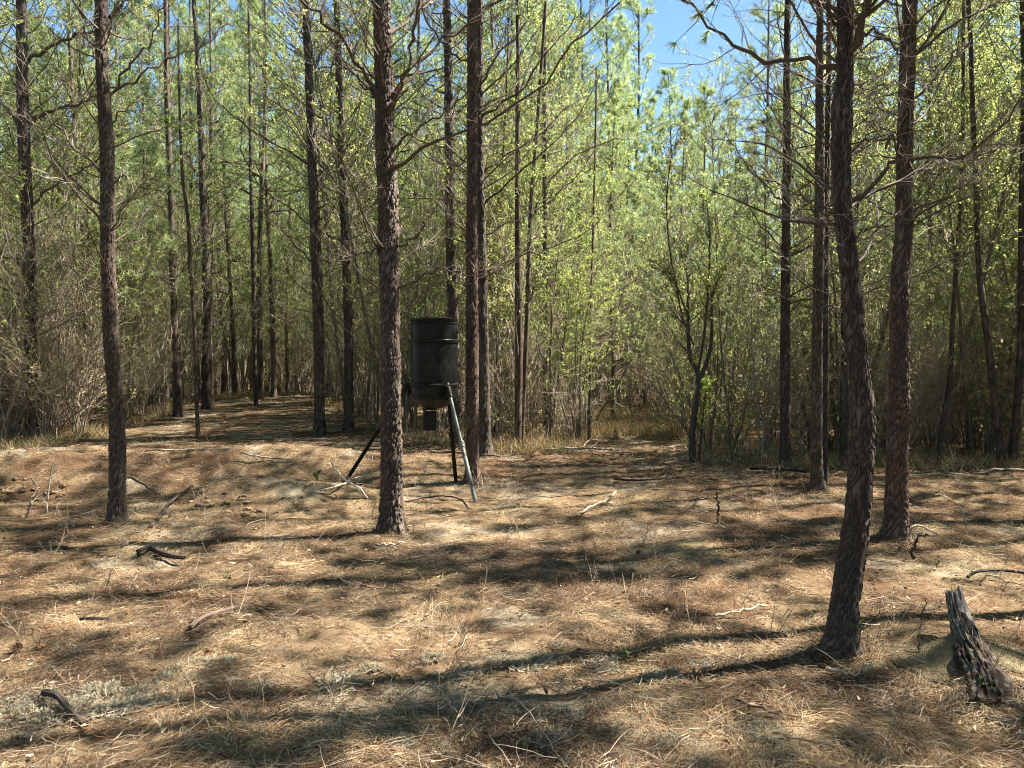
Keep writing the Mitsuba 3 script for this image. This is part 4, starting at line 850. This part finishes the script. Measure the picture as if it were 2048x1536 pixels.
# lying wood: name, label, category, points (u, v, lift in metres), width px from / to, colour, twigs
DARK, GREY, TAN, RED = (0.030, 0.022, 0.018), (0.22, 0.19, 0.15), (0.32, 0.265, 0.19), (0.095, 0.066, 0.05)
LYING = [
    ('fallen_log', 'short dark rotten log chunk lying before the left slender pine', 'log', [(276, 1118, .03), (300, 1114, .05), (330, 1122, .03), (366, 1126, .02)], 13, 8, DARK, 0),
    ('bark_slab', 'long pale edged slab of bark lying in the sunny pine straw', 'bark', [(380, 1268, .02), (405, 1252, .03), (440, 1236, .02), (470, 1224, .01)], 9, 6, RED, 0),
    ('bark_slab', 'small dark bark piece below the long bark slab', 'bark', [(160, 1249, .01), (185, 1248, .015), (208, 1246, .01)], 5, 4, DARK, 0),
    ('fallen_branch', 'straight pale stick lying in the sun before the leaning pine', 'branch', [(1430, 1246, .02), (1470, 1236, .02), (1534, 1226, .02)], 5, 4, TAN, 0),
    ('fallen_branch', 'thin dark stick below the pale straight stick', 'branch', [(1515, 1282, .01), (1555, 1281, .015), (1590, 1282, .01)], 4, 4, DARK, 0),
    ('fallen_branch', 'forked pale twig in the shade just before the leaning pine', 'branch', [(1655, 1352, .02), (1690, 1364, .02), (1720, 1366, .03), (1740, 1356, .06)], 6, 3, TAN, 2),
    ('fallen_branch', 'dark stick lying diagonally in the deep foreground shade', 'branch', [(1470, 1418, .02), (1530, 1436, .02), (1600, 1448, .01)], 6, 3, RED, 0),
    ('fallen_branch', 'bowed dark branch arching at the foot of the feeder leg', 'branch', [(812, 1003, .02), (850, 994, .07), (890, 991, .10), (920, 998, .08), (938, 1018, .01)], 5, 4, RED, 1),
    ('fallen_branch', 'thin branch along the ground beyond the feeder legs', 'branch', [(860, 908, .03), (920, 912, .04), (1000, 920, .03)], 6, 3, RED, 3),
    ('fallen_branch', 'pale twig arched beside the foot of the reddish right pine', 'branch', [(1818, 1073, .02), (1822, 1056, .10), (1835, 1050, .15), (1870, 1066, .10), (1910, 1088, .05), (1950, 1098, .01)], 5, 4, TAN, 1),
    ('fallen_branch', 'long thin pale stem lying across the right pine foot', 'branch', [(1770, 1070, .05), (1830, 1066, .09), (1880, 1070, .08), (1925, 1075, .02)], 4, 3, GREY, 1),
    ('fallen_branch', 'dark crooked twig propped in the sun behind the stump', 'branch', [(1828, 1120, .01), (1824, 1102, .05), (1832, 1084, .13), (1838, 1072, .16), (1872, 1071, .11)], 8, 4, DARK, 3),
    ('fallen_log', 'dark low log at the right edge beyond the stump', 'log', [(1935, 1168, .03), (1990, 1158, .05), (2050, 1164, .05), (2110, 1172, .05)], 5, 7, DARK, 0),
    ('fallen_branch', 'tangle of pale twigs lying on the dark log at the right edge', 'branch', [(1960, 1165, .03), (1985, 1150, .10), (2030, 1166, .07), (2060, 1172, .05)], 4, 2, TAN, 4),
    ('fallen_branch', 'pale leaning dead twig in the shade beyond the right pine', 'branch', [(1935, 1060, .01), (1928, 1030, .14), (1915, 1010, .25), (1870, 990, .30)], 4, 2, TAN, 4),
    ('fallen_branch', 'fallen grey limbs heaped under the curved hardwood', 'branch', [(1890, 945, .05), (1940, 952, .10), (2000, 938, .25), (2050, 940, .2)], 7, 4, GREY, 6),
    ('fallen_branch', 'pale twig lying in the middle of the clearing', 'branch', [(1155, 1038, .01), (1180, 1024, .03), (1215, 1012, .05), (1232, 996, .06)], 4, 3, TAN, 1),
    ('fallen_branch', 'long thin grey stem lying across the clearing centre', 'branch', [(1340, 1052, .02), (1400, 1056, .03), (1450, 1064, .01)], 3, 3, TAN, 0),
    ('fallen_branch', 'pale broken twig just below the thick pine', 'branch', [(750, 1096, .01), (775, 1099, .02), (808, 1097, .03)], 5, 4, TAN, 1),
    ('fallen_branch', 'branch lying on the mound behind the left slender pine', 'branch', [(255, 955, .08), (285, 968, .09), (310, 984, .05), (330, 1000, .01)], 5, 3, RED, 3),
    ('fallen_branch', 'dark branch buried across the front of the low mound', 'branch', [(300, 1060, .0), (325, 1035, .03), (350, 1005, .03), (385, 984, .05)], 8, 5, DARK, 0),
    ('fallen_branch', 'pale twiggy limb poking over the hollow at the far left', 'branch', [(54, 1040, .02), (62, 1000, .2), (72, 975, .3), (62, 955, .38)], 4, 3, TAN, 3),
    ('fallen_branch', 'forked white twig standing in the hollow beside the left pine', 'branch', [(95, 1030, .02), (93, 1005, .12), (100, 960, .3), (108, 925, .45)], 4, 3, (0.38, 0.35, 0.29), 3),
    ('fallen_branch', 'thin grey limbs sloping down to the left pine base', 'branch', [(115, 1060, .02), (160, 1030, .06), (200, 1018, .1), (218, 1000, .12)], 4, 2, TAN, 4),
    ('fallen_branch', 'bleached dead twigs bristling on the mound before the feeder', 'branch', [(735, 1000, .01), (715, 975, .10), (690, 960, .16), (662, 920, .3)], 5, 3, (0.38, 0.36, 0.3), 6),
    ('fallen_branch', 'bleached twig lying low at the mound end below the feeder leg', 'branch', [(640, 990, .02), (680, 985, .06), (715, 968, .06), (755, 960, .05)], 4, 3, (0.36, 0.33, 0.27), 4),
    ('fallen_branch', 'arching pale twig at the bottom of the clearing foreground', 'branch', [(795, 1416, .01), (830, 1402, .05), (862, 1398, .06), (885, 1410, .04), (915, 1438, .01)], 4, 3, TAN, 1),
    ('fallen_branch', 'long bent stem crossing the lower edge of the clearing', 'branch', [(1000, 1382, .02), (1040, 1430, .04), (1090, 1500, .05), (1140, 1560, .02)], 3, 2, TAN, 0),
    ('fallen_branch', 'reddish stick among lichen at the lower edge', 'branch', [(985, 1494, .02), (1030, 1482, .02), (1072, 1470, .03)], 7, 4, RED, 1),
    ('fallen_log', 'blackened wood chunk in the lichen of the lower left corner', 'log', [(88, 1404, .02), (118, 1420, .04), (140, 1446, .03), (168, 1462, .01)], 14, 9, DARK, 0),
    ('fallen_branch', 'dark brushy twig heap left of the overgrown path', 'branch', [(1090, 905, .03), (1160, 908, .07), (1240, 906, .04)], 6, 4, GREY, 6),
    ('fallen_branch', 'dead limb lying in shade right of the path', 'branch', [(1230, 965, .03), (1290, 972, .06), (1360, 962, .03)], 5, 3, DARK, 4),
    ('fallen_log', 'low dark log behind the pale streaked pine', 'log', [(1500, 948, .06), (1560, 950, .07), (1610, 955, .06)], 7, 6, DARK, 0),
    ('fallen_branch', 'pale grass like twigs piled by the left clearing edge', 'branch', [(300, 900, .02), (360, 908, .08), (420, 900, .10), (470, 905, .06)], 4, 2, TAN, 7),
    ('fallen_branch', 'silvery fallen limb in front of the mound crest', 'branch', [(480, 905, .05), (540, 915, .12), (620, 925, .06)], 4, 2, GREY, 5),
    ('fallen_branch', 'dark thin stick upright in the clearing right of the feeder', 'branch', [(1437, 1052, .0), (1436, 1020, .16), (1434, 985, .36)], 6, 3, DARK, 1),
    ('fallen_branch', 'bare dark stem upright beside the rotten stump', 'branch', [(1839, 1300, .0), (1841, 1260, .11), (1848, 1215, .25), (1850, 1200, .29)], 4, 2, DARK, 0),
]
for q, (name, label, cat, pts, w0, w1, col, tw) in enumerate(LYING):
    rg = np.random.default_rng(3000 + q); base = [gpt(u, v) for u, v, l in pts]
    if any(l > 0.08 for _, _, l in pts):      # raised pieces: stay over the ground line of their first point
        Yr = gpt(pts[0][0], max(p[1] for p in pts))[1]
        P = np.array([at(u, v, Yr + rg.normal(0, 0.04)) for u, v, l in pts])
        P[:, 2] = np.maximum(P[:, 2], ground_z(P[:, 0], P[:, 1]) + 0.006)
    else:
        P = np.array([b + [0, 0, l + 0.018] for b, (u, v, l) in zip(base, pts)])
    Yd = P[:, 1].mean(); k = thing(name, label, cat)
    if name == 'fallen_branch':
        a = np.concatenate([[0], np.cumsum(np.linalg.norm(np.diff(P, axis=0), axis=1))]); t = np.linspace(0, a[-1], 14)
        Q = np.stack([PchipInterpolator(a, P[:, c])(t) for c in range(3)], 1); Q[1:-1] += rg.normal(0, 0.006, (12, 3)); R = np.linspace(w0, w1, 14) / 2 * Yd / F_PX
        mb = MB(); tubes(mb, Q[None], R[None], 7, np.array(col))
        if tw: twiggy(rg, mb, Q[None], R[None], tw, 2, (0.2, 0.5), 0.12, 0.8, 0.1)
        scene[k] = mb.shape('bark', smooth=True)
    else:
        m, _ = log_mesh(P, np.linspace(w0, w1, len(P)) / 2 * Yd / F_PX, 60 + q, 30, 60, 0.55, 0.05)
        v = meshkit.fbm(m[0] * 30, 3, q)[:, None]
        mb = MB(); mb.add(m[0], m[1], np.array(col) * (0.5 + 1.1 * v)); scene[k] = mb.shape('bark', smooth=True)

# ------------------------------------------------------------------ lichen, plants, cones, dry weeds
SPOTS = [(785, 1066, 'the thick central pine'), (1677, 1310, 'the leaning pine'), (1793, 1078, 'the reddish right pine'), (235, 1049, 'the slender left pine'), (950, 1005, 'the feeder leg'), (1985, 1400, 'the rotten stump'), (320, 1118, 'the dark log chunk'),
         (430, 1245, 'the long bark slab'), (120, 1440, 'the blackened wood chunk'), (500, 1010, 'the low sandy mound'), (1480, 1235, 'the pale straight stick'), (1436, 1050, 'the upright dark stick'), (1200, 1020, 'the pale mid clearing twig'), (1035, 1480, 'the reddish stick'),
         (855, 1405, 'the arching foreground twig'), (1390, 925, 'the crooked shrub'), (1637, 985, 'the pale streaked pine'), (640, 870, 'the clearing pine'), (1530, 1440, 'the diagonal shaded stick'), (1255, 1330, 'the dark leafy twig cluster'), (2000, 1160, 'the dark log at the right edge'), (545, 1138, 'the two leaved sprout'), (1780, 1480, 'the bottom right corner'), (620, 1490, 'the bottom edge, left of centre')]
SPOTP = [(gpt(u, v), t) for u, v, t in SPOTS]


def by_what(g):
    return min(SPOTP, key=lambda m: math.hypot(m[0][0] - g[0], m[0][1] - g[1]))[1]


def lichen(seed):
    rg = np.random.default_rng(seed); mb = MB(); n = 90
    a = rg.uniform(0, 6.28, n); r = 0.075 * np.sqrt(rg.uniform(0, 1, n)); P0 = np.stack([r * np.cos(a), r * np.sin(a), np.full(n, -0.01)], 1)
    A = grow(rg, P0, np.stack([np.cos(a) * r * 9, np.sin(a) * r * 9, np.ones(n)], 1), rg.uniform(0.03, 0.06, n), 4, 0.3, 0.0); c = np.array([0.27, 0.255, 0.19]) * rg.uniform(0.7, 1.25, (n, 1))
    tubes(mb, A, taper(np.full(n, 0.0022), 0.0014, 4), 3, c)
    p, d, L, i = sprout(rg, A, 7, 0.2, 1.0, (30, 80), (0.35, 0.7)); B = grow(rg, p, d, L, 3, 0.3, 0.0); tubes(mb, B, taper(np.full(len(B), 0.0018), 0.001, 3), 3, c[i])
    return mb


for v in range(3): scene[f'lichen_{v}'] = {'type': 'shapegroup', 'tuft': lichen(40 + v).shape('matte')}
rng = np.random.default_rng(15)
LICHEN = [(1045, 1440, 1.2), (1125, 1435, 1.3), (1100, 1490, 1.4), (1540, 1478, 1.1), (1330, 1360, 1.2), (1310, 1368, .9), (1205, 1335, 1.2), (1095, 1325, 1.2), (1060, 1338, 1.2), (1115, 1300, .9), (1400, 1330, .9), (1230, 1345, 1.0),
          (400, 1330, 1.2), (440, 1335, 1.2), (330, 1365, 1.1), (350, 1345, 1.2), (690, 1375, 1.1), (660, 1365, 1.0), (200, 1395, 1.3), (160, 1410, 1.2), (240, 1430, 1.2), (60, 1420, 1.3), (30, 1405, 1.1), (205, 1132, 1.2), (212, 1140, .9),
          (740, 1345, 1.0), (800, 1490, 1.1), (880, 1500, 1.0), (790, 1475, 1.0), (940, 1350, .9), (1340, 1490, .9), (1000, 1330, .9), (860, 1320, .9), (120, 1440, 1.2), (90, 1390, 1.0), (310, 1410, 1.1), (280, 1392, 1.0), (520, 1380, 1.0), (1300, 1075, .9)]
for q, (u, v, s) in enumerate(LICHEN):
    g = gpt(u, v); k = thing('lichen_tuft', f'pale grey green lichen cushion near {by_what(g)}', 'lichen', f'lichen cushions near {by_what(g)}')
    scene[k] = inst(f'lichen_{q % 3}', place(g[0], g[1], ground_z(g[0], g[1], True) + 0.010, rng.uniform(0, 360), s * rng.uniform(0.5, 1.0), s * rng.uniform(0.35, 0.6)))


def leaf_plant(seed, h, n, L, col):
    rg = np.random.default_rng(seed); mb = MB(); S = grow(rg, [[0, 0, -0.02]], [[rg.normal(0, .15), rg.normal(0, .15), 1]], np.array([h]), 6, 0.08, 0.02)
    tubes(mb, S, taper(np.array([0.003]), 0.0015, 6), 5, np.array([0.12, 0.12, 0.06]))
    p, d, _, _ = sprout(rg, S, n, 0.35, 1.0, (40, 80), (0.3, 0.5)); leaves(mb, rg, p, d + [0, 0, 0.2], L * rg.uniform(0.7, 1.1, n), 0.26 * L * rg.uniform(0.8, 1.1, n), np.array(col) * rg.uniform(0.8, 1.3, (n, 1)))
    return mb.shape('leaf')


for q, (u, v, h, n, L, label) in enumerate([(633, 975, .22, 9, .11, 'broad leafed green seedling in the hollow before the feeder leg'), (545, 1138, .07, 3, .07, 'tiny two leaved sprout alone in the sunny straw'), (215, 1175, .07, 5, .05, 'small bright green sprout below the left slender pine'),
                                            (1045, 1520, .08, 4, .07, 'light green sprout at the bottom edge of the clearing'), (1720, 1280, .16, 8, .07, 'small yellowish green plant at the foot of the leaning pine'), (1960, 1395, .10, 9, .08, 'narrow leaved plant growing at the base of the rotten stump'),
                                            (455, 1165, .09, 5, .06, 'low dark leaved sprout in the middle of the left clearing'), (1870, 1140, .14, 12, .05, 'small leafy shrublet in the sun behind the stump'), (1255, 1330, .12, 14, .05, 'dark leafy twig cluster in the trunk shadow')]):
    g = gpt(u, v); sh = leaf_plant(700 + q, h * 0.85, n, L * 0.75, [(0.10, 0.13, 0.055), (0.14, 0.16, 0.07)][q % 2]); k = thing('seedling', label, 'plant')
    sh['to_world'] = T().translate([float(g[0]), float(g[1]), float(ground_z(g[0], g[1], True))]); scene[k] = sh


def weed(seed, h, stems):
    rg = np.random.default_rng(seed); mb = MB()
    S = grow(rg, np.column_stack([rg.normal(0, 0.02, (stems, 2)), np.full(stems, -0.02)]), np.column_stack([rg.normal(0, 0.3, (stems, 2)), np.ones(stems)]), h * rg.uniform(0.6, 1.1, stems), 8, 0.12, 0.0)
    R = taper(np.full(stems, 0.0024), 0.0012, 8); tubes(mb, S, R, 3, np.array([0.36, 0.28, 0.18]) * rg.uniform(0.5, 1.2, (stems, 1))); twiggy(rg, mb, S, R, 3, 1, (0.2, 0.4))
    return mb


for v, (h, s) in enumerate(((0.35, 2), (0.5, 3), (0.22, 4))): scene[f'weed_{v}'] = {'type': 'shapegroup', 'stems': weed(80 + v, h, s).shape('bark')}
for q in range(150):
    u, v = rng.uniform(0, 2048), 905 + 620 * rng.uniform(0, 1) ** 2.2
    g = gpt(u, v); k = thing('dead_weed', f'thin dry weed stems near {by_what(g)}', 'dry weed', f'dry weeds near {by_what(g)}')
    scene[k] = inst(f'weed_{int(rng.integers(0, 3))}', place(g[0], g[1], g[2], rng.uniform(0, 360), rng.uniform(0.5, 1.1)))


def cone(seed):
    rg = np.random.default_rng(seed); mb = MB(); k = np.arange(70); z = 0.005 + 0.075 * k / 70; a = k * 2.39996; r = 0.022 * np.sin(np.pi * (0.12 + 0.85 * k / 70)) + 0.003
    m = trimesh.creation.icosphere(2, 0.018); mb.add(m.vertices * [1, 1, 2.1] + [0, 0, 0.04], m.faces, np.array([0.09, 0.055, 0.035]))
    leaves(mb, rg, np.stack([r * np.cos(a) * 0.5, r * np.sin(a) * 0.5, z], 1), np.stack([np.cos(a), np.sin(a), 0 * a + 0.25], 1), 0.026 * r / 0.02, np.full(70, 0.009), np.array([0.20, 0.13, 0.085]) * rg.uniform(0.7, 1.3, (70, 1)))
    return mb


scene['cone_shape'] = {'type': 'shapegroup', 'scales': cone(1).shape('matte')}
for q, (u, v) in enumerate([(42, 1296), (1270, 1115), (1262, 1155), (85, 1300), (738, 1172)]):
    g = gpt(u, v); k = thing('pine_cone', f'dark open pine cone near {by_what(g)}', 'pine cone', f'pine cones near {by_what(g)}')
    scene[k] = inst('cone_shape', T().translate([float(g[0]), float(g[1]), float(ground_z(g[0], g[1], True)) + 0.03]).rotate([0, 0, 1], 77.0 * q).rotate([1, 0, 0], 82.0).scale(0.75))

# dry grass and low growth along the thicket's foot
rng = np.random.default_rng(33); mb = MB(); n = 9500
u = np.where(rng.uniform(0, 1, n) < 0.2, rng.uniform(1180, 1345, n), rng.uniform(-60, 2110, n)); d = np.where((u > 1180) & (u < 1345), 14.5 + rng.exponential(3.5, n), EDGE(u) - 1.2 + rng.exponential(2.6, n)); x = (u - 1024) / F_PX * d; keep = rng.uniform(0, 1, n) < np.clip(meshkit.fbm(np.stack([x * 0.9, d * 0.9, x * 0], -1), 3, 6) * 3.2 - 0.9, 0, 1)
x, d = x[keep], d[keep]; n = len(x); pos = np.stack([x, d, ground_z(x, d, True)], 1)
cols = np.array([[0.42, 0.34, 0.20], [0.33, 0.26, 0.16], [0.14, 0.15, 0.06], [0.24, 0.17, 0.10]])[rng.integers(0, 4, n)]
tufts(mb, rng, pos, np.tile([0, 0, 1.0], (n, 1)), 9, 0.28, 0.007, cols, 1.1)
scene['dry_grass'] = mb.shape('matte'); labels['dry_grass'] = {'label': 'dry straw coloured grass and litter along the foot of the thicket', 'category': 'grass', 'kind': 'stuff'}

# twigs, leaves and needles of the copied trees are too small to pick apart
for k in [k for k, d in scene.items() if d.get('type') == 'instance' and k in labels]:
    g = scene[k]['g']['id']
    for c in scene[g]:
        if c in ('twigs', 'leaves', 'branches', 'needles'): labels[f'{k}__{c}'] = {'kind': 'stuff'}
